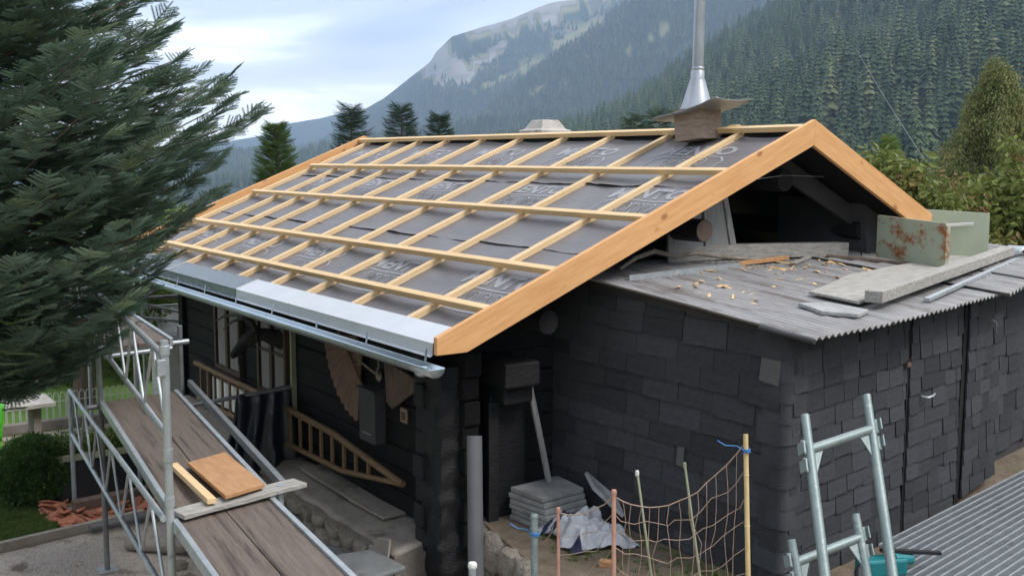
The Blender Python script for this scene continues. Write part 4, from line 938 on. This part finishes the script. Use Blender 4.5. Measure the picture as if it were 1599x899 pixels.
def deck(a, b_, c, d, z, nm='deck'):
    # a-b outer edge, d-c inner edge; two planks and two steel edge channels
    a, b_, c, d = [V((p[0], p[1], z)) for p in (a, b_, c, d)]
    for u0, u1 in ((.03,.495),(.505,.97)):
        m = MB(); m.prism([a.lerp(d,u0), a.lerp(d,u1), b_.lerp(c,u1), b_.lerp(c,u0)], (0,0,-.04)); B('deck_plank', m, 'deck_wood', sc_, bevel=.003)
    for p, q in ((a, b_), (d, c)): B('deck_channel', MB().beam(p+V((0,0,-.02)), q+V((0,0,-.02)), .035, .075), 'galv', sc_, bevel=.003)
    for p, q in ((a, d), (b_, c)): tb(p+V((0,0,-.08)), q+V((0,0,-.08)), .022)
deck((2.6,-6.0),(-.06,-5.72),(-.12,-5.07),(2.5,-5.35),.90)
deck((-.10,-5.70),(-3.64,-5.25),(-3.74,-4.55),(-.16,-5.04),.90)
deck((-3.62,-5.22),(-5.72,-4.95),(-5.78,-4.40),(-3.72,-4.58),1.40)
tb(up(P1,1.36)+V((0,-.05,0)), up(P1r,1.36)+V((-.0,.08,0)), .026); tb(up(P1,.86)+V((0,-.12,0)), up(P1r,.86), .024, 'galv_dark'); tb(up(P0,.84), up(P0r,.84), .024)
B('toe_channel', MB().beam((-3.72,-4.42,.97),(-.3,-4.92,.93),.04,.06), 'galv_dark', sc_)
def lattice(a0, a1, b0, b1, n, mat='galv', r=.0205):
    tb(a0, a1, r, mat, 'guard_rail'); tb(b0, b1, r, mat, 'guard_rail')
    for i in range(n):
        p, q = a0.lerp(a1, (i+.5)/n), b0.lerp(b1, (i)/n); q2 = b0.lerp(b1, (i+1)/n)
        tb(p, q, .011, mat, 'lattice_strut'); tb(p, q2, .011, mat, 'lattice_strut')
lattice(up(P0,1.92), up(P1,1.92), up(P0,1.44), up(P1,1.44), 4)
lattice(up(P0,.93)+V((0,-.04,0)), up(P2,.62), up(P0,.45)+V((0,-.04,0)), up(P2,.14), 6, 'galv')
lattice(up(P1,2.0)+V((0,0,-.05)), up(P2,2.0), up(P1,1.6), up(P2,1.6), 4)
for p_, q_, r_, mt in (((-9.0,-4.3,1.15),(-9.0,-1.5,1.13),.027,'galv_dark'),((-9.06,-4.3,1.02),(-9.06,-1.5,.98),.022,'galv'),((-9.0,-4.0,.98),(-9.0,-1.6,.55),.025,'galv'),((-9.0,-3.45,1.10),(-9.0,-2.2,.70),.02,'galv'),((-9.0,-3.3,.52),(-9.0,-1.6,.50),.025,'galv'),((-9.0,-3.35,2.0),(-9.0,-3.35,GZ),.024,'galv'),((-8.9,-3.6,1.0),(-9.1,-3.0,1.32),.026,'galv_dark')):
    tb(p_, q_, r_, mt, 'guard_rail')
tb(up(P3,1.9), up(P2,1.9)+V((0,.3,0)), .022, 'galv', 'guard_rail')
# loose boards on the deck
B('cross_plank', MB().beam((-.06,-5.70,.935),(-.24,-4.82,.94),.16,.03,(0,0,1),6,.002), 'grey_wood_y', label='rough grey plank lying across the scaffold deck joint', cat='plank', bevel=.004)
B('brown_panel', MB().prism([(-1.10,-5.30,.925),(-1.22,-4.98,.925),(-.16,-5.10,.975),(-.06,-5.40,.975)], (0,0,.028)), 'brown_board', label='orange brown board lying on the scaffold deck', cat='board', bevel=.004)
B('new_lath', MB().beam((-1.16,-5.38,.93),(-.05,-5.49,.985),.055,.035), 'batten', label='fresh pale timber lath beside the orange brown board', cat='lath', bevel=.003)

# ------------------------------------------------------------------ bins by the plinth
bn = T('grey_bin', (-1.2,-3.95,GZ), 'grey rectangular bin with a broken wide lid by the plinth', 'bin')
m = MB(); P = []
for hx, hy, z in ((.24,.16,GZ+.01),(.30,.20,-.14)): P += [V((-1.02+a_*hx, -3.98+b_*hy, z)) for a_, b_ in ((-1,-1),(1,-1),(1,1),(-1,1))]
m.add(P, [(3,2,1,0),(4,5,6,7)]+[(k,(k+1)%4,4+(k+1)%4,4+k) for k in range(4)]); B('body', m, 'grey_bin', bn, bevel=.02)
B('lid', MB().prism([(-1.40,-4.20,-.13),(-.72,-4.20,-.10),(-.68,-3.77,-.06),(-1.22,-3.77,-.08)], (0,0,.045)), 'grey_bin', bn, bevel=.015)
B('broken_flap', MB().prism([(-1.24,-3.80,-.07),(-.95,-3.79,-.06),(-.98,-3.75,.10),(-1.18,-3.75,.06)], (0,.02,0)), 'concrete', bn, bevel=.006)
tbk = T('round_tub', (-1.78,-4.02,GZ), 'dark grey round tub half hidden behind the deck edge', 'tub')
B('body', MB().lathe([(.17,GZ+.005),(.22,-.26),(.235,-.25),(.235,-.22),(.205,-.22),(.16,GZ+.05)], (-1.80,-4.0,0), 22, True), 'grey_bin', tbk, 50)

# ------------------------------------------------------------------ garden on the left
# timber/concrete table, green chair, planter
tbt = T('garden_table', (-8.0,-5.2,GZ), 'pale concrete garden table by the lawn', 'table')
B('table_top', MB().box((-8.1,-5.35,.03),(.62,1.1,.06)), 'concrete_pale', tbt, bevel=.01)
for y in (-5.0,-5.7): B('leg', MB().box((-8.1,y,-.35),(.36,.10,.70)), 'concrete', tbt, bevel=.01)
chr_ = T('plastic_chair', (-7.45,-5.55,GZ), 'bright green plastic chair beside the garden table', 'chair')
cxx, cyy = -7.62, -5.72
B('seat', MB().box((cxx,cyy,-.27),(.42,.42,.035)), 'green_plastic', chr_, bevel=.012); B('backrest', MB().grid(8, 6, lambda u, v: V((cxx-.21+.42*u, cyy+.20+.05*v-.05*math.sin(u*3.14)*.6, -.26+.46*v))), 'green_plastic', chr_, 60, solid=.02)
for dx in (-.19,.19):
    for dy in (-.19,.19): B('leg', MB().beam((cxx+dx,cyy+dy,-.28),(cxx+dx*1.15,cyy+dy*1.15,GZ+.012),.045,.03), 'green_plastic', chr_, bevel=.006)
    B('armrest', MB().beam((cxx+dx*1.1,cyy-.2,-.06),(cxx+dx*1.1,cyy+.2,-.04),.05,.025).beam((cxx+dx*1.1,cyy-.19,-.27),(cxx+dx*1.1,cyy-.19,-.06),.04,.03), 'green_plastic', chr_, bevel=.006)
pt = T('planter', (-5.95,-4.8,GZ), 'black planter trough with a pale rim and yellowing plants', 'planter')
B('trough', MB().box((-6.15,-4.72,-.43),(.42,.95,.50)), 'black_plastic', pt, bevel=.02); B('rim', MB().box((-5.925,-4.72,-.185),(.03,.99,.07)).box((-6.375,-4.72,-.185),(.03,.99,.07)).box((-6.15,-5.20,-.185),(.42,.03,.07)).box((-6.15,-4.24,-.185),(.42,.03,.07)), 'stake_green', pt); B('potting_soil', MB().box((-6.15,-4.72,-.195),(.40,.92,.02)), 'soil', pt)
for (y,l_) in ((-5.1,.9),): B('wooden_sleeper', MB().beam((-5.45,-5.15,GZ+.09),(-5.55,-4.2,GZ+.09),.14,.16), 'old_brown', label='brown timber sleeper lying in front of the planter', cat='sleeper', bevel=.01)
# broken roof tiles
tmh = []
for i in range(4):
    m = MB(); m.prism([(-.09,-.05,0),(.07+.02*i,-.06,0),(.09,.03,0),(.02,.065,0),(-.08,.05,0)], (0,0,.018)); tmh.append(m.mesh('tile_shard', 'terracotta'))
rn = random.Random(21)
for k in range(130):
    X, Y = rn.uniform(-5.42,-4.95)+.0, rn.uniform(-5.35,-4.1)
    if k > 95: X, Y = rn.uniform(-5.9,-5.3), rn.uniform(-5.4,-5.2)
    o = piece('tile_shard', tmh[rn.randrange(4)], None, (X, Y, GZ+.02+.07*rn.random()*(1 if k % 2 else .3)), (rn.uniform(.5,1.0),)*3, (rn.uniform(-.5,.5),rn.uniform(-.5,.5),rn.uniform(0,6.3)))
    o['label'] = 'broken red clay roof tile shard in the heap below the planter'; o['category'] = 'tile shard'; o['group'] = 'broken roof tiles in a heap'
B('drain_hose', MB().tube([(-4.75,-5.15,GZ+.07),(-4.80,-4.6,GZ+.075),(-4.85,-4.0,GZ+.07)], .045, 12), 'grey_pipe', smooth=50, label='dark grey drain pipe lying along the kerb', cat='pipe')
B('clay_pipe', MB().tube([(-4.1,-4.95,GZ+.085),(-3.75,-4.62,GZ+.085),(-3.6,-4.5,GZ+.12)], .075, 14), 'concrete', smooth=50, label='short thick grey pipe on the gravel under the scaffold', cat='pipe')
rn = random.Random(31)
for k in range(60):
    s = rn.uniform(.06,.2); o = piece('rubble_stone', ROCKS[rn.randrange(8)], None, (rn.uniform(-3.6,-1.2), rn.uniform(-4.9,-3.95), GZ+s*.25), (s, s*rn.uniform(.6,1), s*.6), (0,0,rn.uniform(0,6)))
    o['label'] = 'loose grey stone in the rubble under the scaffold deck'; o['category'] = 'stone'; o['group'] = 'rubble under the scaffold'
# looped white wire fence
fn = T('wire_fence', (-9.7,-3.6,GZ), 'white looped wire garden fence along the meadow', 'fence')
wl = MB(); wl.tube([(0,0,0),(0,0,.40),(0,.012,.445),(0,.035,.46),(0,.058,.445),(0,.07,.40),(0,.07,0)], .005, 5); wlm = wl.mesh('loop', 'white_paint', 60)
y = -5.5
while y < -1.8: piece('wire_loop', wlm, fn, (-9.70+.004*math.sin(y*30), y, GZ+.03)); y += .088
for z in (.10,.36): B('wire_rail', MB().tube([(-9.695,-5.5,GZ+z),(-9.695,-1.75,GZ+z)], .005, 5), 'white_paint', fn, 60)
for y in (-5.5,-4.2,-2.9,-1.75): B('fence_post', MB().tube([(-9.69,y,GZ),(-9.69,y,GZ+.5)], .014, 8), 'white_paint', fn, 60)
ws = T('garden_hut', (-9.1,-2.6,GZ), 'small white hut with a grey slate roof beyond the far house corner', 'hut')
B('wall', MB().box((-9.6,-2.0,-.10),(.9,1.9,1.2)), 'white_paint', ws); B('roof', MB().prism([(-9.0,-3.1,.50),(-9.0,-.9,.50),(-10.2,-.9,.78),(-10.2,-3.1,.78)], (0,0,.05)), 'slate', ws)

# ------------------------------------------------------------------ trees and plants
def frond(seed, L_=.30, side=5, nl=.024, dens=150, flat=1.0):
    rn = random.Random(seed); m = MB()
    def twig(p, d, ln):
        u = V((0,0,1)); s = d.cross(u).normalized(); n = int(ln*dens)
        m.tube([p, p+d*ln], [.0035,.0015], 3, False)
        for i in range(n):
            c = p+d*ln*(i+.3)/n; k = nl*rn.uniform(.8,1.1)*(1-.35*(i/n)**4)
            for sg in (-1, 1):
                for el in ((.15, 1), (.75, .85)):
                    dd = (s*sg*(1-el[0]*.7)+u*el[0]+d*.55).normalized(); wv = d*.0022
                    m.add([c-wv, c+wv, c+dd*k*el[1]], [(0,1,2)])
    twig(V((0,0,0)), V((1,0,0)), L_)
    for i in range(side):
        t = .08+.72*i/side
        for sg in (-1, 1):
            a = sg*R_(rn.uniform(42,58)); ln = L_*(1-t)*rn.uniform(.55,.75)+.03
            twig(V((L_*t,0,0)), V((math.cos(a), math.sin(a), rn.uniform(-.12,.06))).normalized(), ln)
    return m
firc = protos_collection([proto('fir_frond_%d' % i, frond(i), 'fir_needle') for i in range(4)], 'fir_fronds')
def eul(d, roll=0, up=V((0,0,1))):
    d = d.normalized(); s = up.cross(d)
    s = s.normalized() if s.length > 1e-4 else V((0,1,0)); u = d.cross(s)
    q = Matrix((d, s, u)).transposed(); return tuple((q @ Matrix.Rotation(roll, 3, 'X')).to_euler())
def conifer_tree(name, base, H, prof, coll, lab, nbr, per, fs, seed, trunk_r, zstart=0, mat='bark', droop=.12, upt=.2, group=None, cat='tree', rmin=.8):
    rn = random.Random(seed); base = V(base); t = T(name, base, lab, cat, group)
    B('trunk', MB().tube([base, base+V((0,0,H*.5)), base+V((0,0,H*.98))], [trunk_r, trunk_r*.6, .01], 10), mat, t, 60)
    pts = []; br = MB()
    for k in range(nbr):
        z = zstart + (H*.985-zstart)*((k+rn.random())/nbr)**.92
        R0 = interp(prof, z)*rn.uniform(rmin,1.08)
        if R0 < .05: continue
        a = k*2.399+rn.uniform(-.4,.4); d = V((math.cos(a), math.sin(a), 0)); s = V((-d.y, d.x, 0)); n = max(3, int(R0*per))
        rise = rn.uniform(-.05,.15)
        def bp(tt): return base+V((0,0,z))+d*R0*tt+V((0,0,R0*(rise*tt-droop*math.sin(tt*2.6)+upt*tt*tt)))
        br.tube([bp(0), bp(.5), bp(.97)], [.012+.010*R0, .010, .004], 5, False)
        for i in range(n):
            tt = (.16+.84*(i+rn.random()*.6)/n) if n > 3 else (i+1)/n
            p = bp(min(tt,1)); dd = (bp(min(tt+.05,1.05))-bp(tt-.05)).normalized()
            wsp = R0*(.42*(1-tt)+.06)
            for sg in (-1, 1) if i < n-1 else (0,):
                lat = wsp*rn.random()
                q = p+s*sg*lat+dd*lat*.5+V((0,0,rn.uniform(-.04,.03)-lat*.12)); dirn = (dd+s*sg*rn.uniform(.25,1.0)+V((0,0,rn.uniform(-.18,.16)))).normalized()
                sc = fs*rn.uniform(.75,1.25)
                pts.append((tuple(q), eul(dirn, rn.uniform(-.35,.35)), sc))
    c = scatter('crown', pts, coll, t, 'stuff'); B('boughs', br, mat, t, 60)
    return t
conifer_tree('fir_tree', (-2.95,-6.75,GZ), 10.3, [(1.6,.55),(1.8,.75),(2.0,1.1),(2.3,1.5),(2.6,1.85),(2.9,2.1),(3.15,2.25),(3.4,2.35),(3.7,2.36),(4.0,2.36),(4.3,2.05),(4.6,1.98),(4.9,1.9),(6.5,1.45),(8.5,.75),(10.3,.05)], firc, 'large blue-green fir tree overhanging the scaffold end', 470, 20, .66, 2, .14, 1.95, droop=.14, upt=.22)
sprc = protos_collection([proto('spruce_frond_%d' % i, frond(20+i, .55, 5, .05, 50), 'spruce_needle') for i in range(3)], 'spruce_fronds')
larc = protos_collection([proto('larch_frond_%d' % i, frond(30+i, .50, 5, .06, 45), 'larch_needle') for i in range(3)], 'larch_fronds')
thuc = protos_collection([proto('thuja_frond_%d' % i, frond(40+i, .40, 5, .06, 45), 'thuja_leaf') for i in range(2)], 'thuja_fronds')
def cone(H, R0, z0=.2, pw=.8): return [(z0*H*.0, R0*.9), (z0*H, R0)]+[(H*t, R0*(1-(t-z0)/(1-z0))**pw) for t in (.35,.5,.65,.8,.9,.97,1.0) if t > z0]
for p, top, R0, lab, sd_ in (((-23.05,6.94), 4.75, 1.7, 'dark ragged spruce with spreading boughs behind the far gable end', 5), ((-25.75,10.16), 4.96, 1.8, 'dark broad spruce behind the ridge between its two neighbours', 6), ((-26.74,12.22), 4.77, 1.6, 'dark smaller spruce behind the ridge nearest the chimney', 7)):
    H = top+3.2; conifer_tree('spruce_tree', (p[0], p[1], -3.2), H, cone(H, R0), sprc, lab, 170, 8, .8, sd_, .14, .6, group='spruces behind the roof', rmin=.5, droop=.05, upt=.3)
H = 3.87+2.2; conifer_tree('larch_tree', (-14.75,1.10,-2.2), H, cone(H, 1.25, .15, .75), larc, 'bright green conical tree beyond the far roof corner', 330, 12, .5, 8, .12, .4, droop=-.1, upt=.45, rmin=.55)
for p, top, sd_, lab in (((-39.56,32.76), 5.72, 9, 'dark conifer tip above the ridge farther from the stove pipe'), ((-40.3,35.28), 6.2, 10, 'dark conifer tip above the ridge next to the stove pipe'), ((-38.5,36.9),6.4,12,'dark conifer tip directly behind the stove pipe')):
    H = top+8; conifer_tree('spruce_tree', (p[0],p[1],-8), H, cone(H, 2.2), sprc, lab, 70, 5, 1.6, sd_, .2, 4)
H = 3.75+2.6; conifer_tree('thuja_tree', (-9.96,14.84,-2.6), H, cone(H, .75, .3, .6), thuc, 'small yellow-green conical shrub tree beyond the gable', 260, 12, .42, 11, .08, .4, droop=-.2, upt=.5)

def leafclump(seed, n, size, rad, droop=0, lf=1.9):
    rn = random.Random(seed); m = MB()
    for i in range(n):
        d = V((rn.gauss(0,1), rn.gauss(0,1), rn.gauss(0,1))).normalized(); p = d*rad*rn.random()**.5
        a = (d+V((rn.uniform(-.6,.6), rn.uniform(-.6,.6), rn.uniform(-.6,.3)-droop))).normalized(); s = a.orthogonal().normalized(); s = (Matrix.Rotation(rn.uniform(0,6.28),3,a) @ s); k = size*rn.uniform(.7,1.2)
        q = p+a*k*lf*.5; nrm = a.cross(s)*k*.12
        m.add([p, q+s*k*.42+nrm, p+a*k*lf, q-s*k*.42+nrm], [(0,1,2),(0,2,3)])
    return m
birc = protos_collection([proto('birch_clump_%d' % i, leafclump(50+i, 60, .055, .30, .9), 'birch_leaf') for i in range(3)], 'birch_clumps')
shrc = protos_collection([proto('shrub_clump_%d' % i, leafclump(60+i, 26, .075, .16, .45, 1.6), 'shrub_leaf') for i in range(4)], 'shrub_clumps')
hedc = protos_collection([proto('hedge_clump_%d' % i, leafclump(70+i, 40, .020, .06, 0), 'hedge_leaf') for i in range(3)], 'hedge_clumps')
busc = protos_collection([proto('bush_clump_%d' % i, leafclump(80+i, 40, .06, .20, .2), 'bush_leaf') for i in range(3)], 'bush_clumps')
# weeping birch
t = T('birch_tree', (-12.0,23.0,-4), 'pale green weeping birch rising beside the hillside forest', 'tree')
rn = random.Random(77); br = MB(); pts = []; b0 = V((-11.9,22.8,-4)); br.tube([b0, b0+V((.1,0,4)), b0+V((-.15,.1,7)), b0+V((-.25,.1,10.1))], [.22,.16,.08,.01], 8)
for k in range(110):
    z = 3.4+6.6*rn.random()**.8; R0 = interp([(3,3.0),(4.5,3.0),(6,2.4),(7.5,1.6),(9,.7),(9.8,.2)], z)*rn.uniform(.55,1.08); a = k*2.399; d = V((math.cos(a), math.sin(a), 0)); p0 = b0+V((-.12,.05,z-.5)); p1 = p0+d*R0*.6+V((0,0,.55)); p2 = p0+d*R0+V((0,0,.25))
    br.tube([p0,p1,p2], [.035,.02,.006], 4, False)
    for i in range(9):
        tt = .25+.75*i/8; q = p0.lerp(p1, tt/.6) if tt < .6 else p1.lerp(p2, (tt-.6)/.4)
        for j in range(rn.randrange(2,5)): pts.append((tuple(q+V((rn.gauss(0,.14), rn.gauss(0,.14), -.22*j+rn.uniform(-.1,.15)))), (rn.uniform(-.3,.3), rn.uniform(-.3,.3), rn.uniform(0,6.3)), (rn.uniform(.5,.95), rn.uniform(.5,.95), rn.uniform(.9,1.6))))
scatter('crown', pts, birc, t, 'stuff'); B('trunk', br, 'pale_bark', t, 60)
# fruit shrubs behind the cabinets, leaves turning
def shrub(name, c, R0, H, n, coll, lab, seed, mat='branch', s0=1.0, cat='shrub', low=.25):
    rn = random.Random(seed); c = V(c); t = T(name, c, lab, cat); br = MB(); pts = []
    for k in range(12):
        a = k*2.399; r = R0*rn.uniform(.35,.95); q = c+V((math.cos(a)*r, math.sin(a)*r, H*rn.uniform(.4,.70))); md = c.lerp(q, .5)+V((rn.uniform(-.2,.2),rn.uniform(-.2,.2),H*.12)); br.tube([c, md, q, q+V((rn.uniform(-.2,.2),rn.uniform(-.2,.2),.05))], [.05,.03,.014,.004], 5, False)
        for j in range(3): e_ = md.lerp(q, rn.random()); br.tube([e_, e_+V((rn.uniform(-.4,.4),rn.uniform(-.4,.4),rn.uniform(0,.3)))], [.01,.003], 4, False)
    for _ in range(n):
        a = rn.uniform(0,6.283); r = R0*rn.random()**.5; prof_ = max(.0, 1-(r/R0)**2)**.5; lump = .8+.35*fbm(V((math.cos(a)*r*1.2, math.sin(a)*r*1.2, seed)), 3)
        z = H*(low+(1-low)*prof_*lump*rn.random()**.45)
        pts.append((tuple(c+V((math.cos(a)*r, math.sin(a)*r, z))), (rn.uniform(-.5,.5), rn.uniform(-.5,.5), rn.uniform(0,6.3)), s0*rn.uniform(.65,1.2)))
    scatter('crown', pts, coll, t, 'stuff'); B('stems', br, mat, t, 60); return t
shrub('magnolia_shrub', (-2.1,4.15,.1), 1.15, 3.55, 800, shrc, 'leafy shrub with reddish brown leaves behind the right barge board', 91)
shrub('magnolia_shrub', (-1.2,5.2,.1), 1.2, 3.55, 850, shrc, 'green and yellow leafy shrub behind the pale green panels', 92)
shrub('magnolia_shrub', (-.6,6.6,.1), 1.2, 3.65, 800, shrc, 'leafy fruit shrub farthest along the shed roof end', 93)
# clipped box ball, planter plants, hedge beyond the fence
t = T('box_ball', (-6.05,-5.42,GZ), 'round clipped green box shrub beside the planter', 'shrub'); rn = random.Random(8); pts = []
for _ in range(1900):
    d = V((rn.gauss(0,1), rn.gauss(0,1), rn.gauss(0,1))).normalized(); p = V((-6.18,-5.40,GZ+.36))+V((d.x*.34, d.y*.36, d.z*.36))*rn.uniform(.86,1.03)
    if p.z < GZ+.03: continue
    pts.append((tuple(p), (rn.uniform(0,6),rn.uniform(0,6),rn.uniform(0,6)), rn.uniform(.7,1.2)))
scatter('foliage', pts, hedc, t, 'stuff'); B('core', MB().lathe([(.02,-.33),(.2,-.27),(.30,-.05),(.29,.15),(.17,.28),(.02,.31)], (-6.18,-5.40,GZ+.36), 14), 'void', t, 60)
t = T('planter_plants', (-6.15,-4.72,-.18), 'thin straggly plants growing in the black planter', 'plants'); pts = []
for _ in range(150): pts.append(((rn.uniform(-6.33,-5.97), rn.uniform(-5.15,-4.3), -.17+.16*rn.random()), (rn.uniform(-.5,.5),rn.uniform(-.5,.5),rn.uniform(0,6)), rn.uniform(.25,.5)))
scatter('foliage', pts, busc, t, 'stuff'); st = MB()
for _ in range(26): p = V((rn.uniform(-6.3,-6.0), rn.uniform(-5.15,-4.3), -.2)); st.tube([p, p+V((rn.uniform(-.08,.08),rn.uniform(-.08,.08),rn.uniform(.15,.36)))], [.004,.002], 4, False)
B('stems', st, 'stake_green', t)
for c, R0, H, lab, sd_ in (((-13.5,-2.6,GZ), 1.5, 1.8, 'bushy green shrub beyond the fence by the white hut', 101), ((-14.5,-4.6,GZ), 1.7, 1.7, 'bushy green shrub beyond the fence behind the tree trunk', 102), ((-15,-.2,GZ), 1.9, 2.6, 'tall green shrub behind the white hut', 103), ((-16.5,-6.6,GZ),1.9,2.6,'tall green shrub at the meadow edge behind the table',104)):
    shrub('garden_shrub', c, R0, H, 420, busc, lab, sd_, s0=1.1, low=.05)
t = T('garden_tree', (-10.9,-3.75,GZ), 'reddish brown tree trunk standing beyond the fence', 'tree')
b0 = V((-10.9,-3.75,GZ)); B('trunk', MB().tube([b0, b0+V((.02,0,.8)), b0+V((0,.05,2.0)), b0+V((-.1,.1,3.0))], [.17,.145,.12,.03], 12), 'bark', t, 60)
rn = random.Random(55); pts = []
for _ in range(420):
    a = rn.uniform(0,6.283); r = 1.7*rn.random()**.5; pts.append((tuple(b0+V((math.cos(a)*r, math.sin(a)*r, 1.5+1.5*rn.random()))), (rn.uniform(-.5,.5),rn.uniform(-.5,.5),rn.uniform(0,6)), rn.uniform(.8,1.3)))
scatter('crown', pts, busc, t, 'stuff')
# grass: lawn blades, weeds by the shed
gb_ = MB()
for i in range(14):
    a = random.uniform(0,6.28); l_ = random.uniform(.03,.06); d = V((math.cos(a), math.sin(a), 0)); s = V((-d.y,d.x,0))*.002; p = d*random.uniform(0,.03); gb_.add([p-s, p+s, p+d*l_*.4+V((0,0,l_))], [(0,1,2)])
grc = protos_collection([proto('grass_tuft', gb_, 'grass_blade')], 'grass_tufts')
pts = []
rn = random.Random(99)
def inpoly(x, y, poly):
    c = False; n = len(poly)
    for i in range(n):
        (x1,y1),(x2,y2) = poly[i], poly[i-1]
        if (y1 > y) != (y2 > y) and x < (x2-x1)*(y-y1)/(y2-y1)+x1: c = not c
    return c
lp = [(-4.70,-6.2),(-5.1,-5.35),(-6.6,-5.55),(-8.2,-6.4),(-8.2,-7.2),(-4.55,-7.2)]
for _ in range(16000):
    x, y = rn.uniform(-8.2,-4.5), rn.uniform(-7.2,-5.3)
    if inpoly(x, y, lp): pts.append(((x,y,GZ+.012), (0,0,rn.uniform(0,6)), rn.uniform(.6,1.2)))
scatter('lawn_grass', pts, grc, kind='stuff', label='short mown grass of the lawn by the kerb', cat='grass')
pts = [((rn.uniform(1.2,2.6), rn.uniform(-3.2,-2.35), TZ), (0,0,rn.uniform(0,6)), rn.uniform(.8,2.6)) for _ in range(260)]+[((rn.uniform(-.3,1.6), rn.uniform(-3.0,-2.25), TZ), (0,0,rn.uniform(0,6)), rn.uniform(.5,1.2)) for _ in range(160)]
scatter('weeds', pts, grc, kind='stuff', label='dry weeds along the foot of the shingle wall', cat='weeds')
# chalets on the hillside and an overhead cable
for az, r, s, lab in ((-40.3,760,1.0,'tiny white chalet in the clearing on the forested hillside'), (-39.75,770,1.2,'tiny dark roofed chalet above the hillside clearing')):
    z, _l = height(az, r); p = polar(az, r); p.z = z+6; h = T('hillside_chalet', p, lab, 'house')
    B('wall', MB().box(p+V((0,0,3)),(9*s,7*s,6)), 'white_paint', h); B('roof', MB().prism([p+V((-5.5*s,-4.5*s,5.6)), p+V((5.5*s,-4.5*s,5.6)), p+V((5.5*s,0,9)), p+V((-5.5*s,0,9))], (0,0,.4)).prism([p+V((-5.5*s,4.5*s,5.6)), p+V((-5.5*s,0,9)), p+V((5.5*s,0,9)), p+V((5.5*s,4.5*s,5.6))], (0,0,.4)), 'old_brown', h)
def cab(az, tn, r): p = polar(az, r); p.z = CAM.z+tn*r; return p
B('overhead_cable', MB().tube([cab(-37.6,.098,95), cab(-36.3,.060,72), cab(-35.0,.025,56), cab(-33.6,-.012,46)], .013, 5), 'galv_dark', smooth=60, label='thin overhead cable slanting down in front of the hillside', cat='cable')

# ------------------------------------------------------------------ mountain air
m = MB(); m.box((0,0,390),(12700,12700,1000))
hz_ = bpy.data.materials.new('haze'); hz_.use_nodes = True; n = hz_.node_tree.nodes; n.clear()
ov = n.new('ShaderNodeOutputMaterial'); pv = n.new('ShaderNodeVolumePrincipled'); pv.inputs['Color'].default_value = (.54,.73,1.0,1); pv.inputs['Density'].default_value = .00019; pv.inputs['Anisotropy'].default_value = .0
hz_.node_tree.links.new(pv.outputs[0], ov.inputs['Volume'])
me = m.mesh('haze', None); me.materials.append(hz_); link('haze', me, kind='stuff')
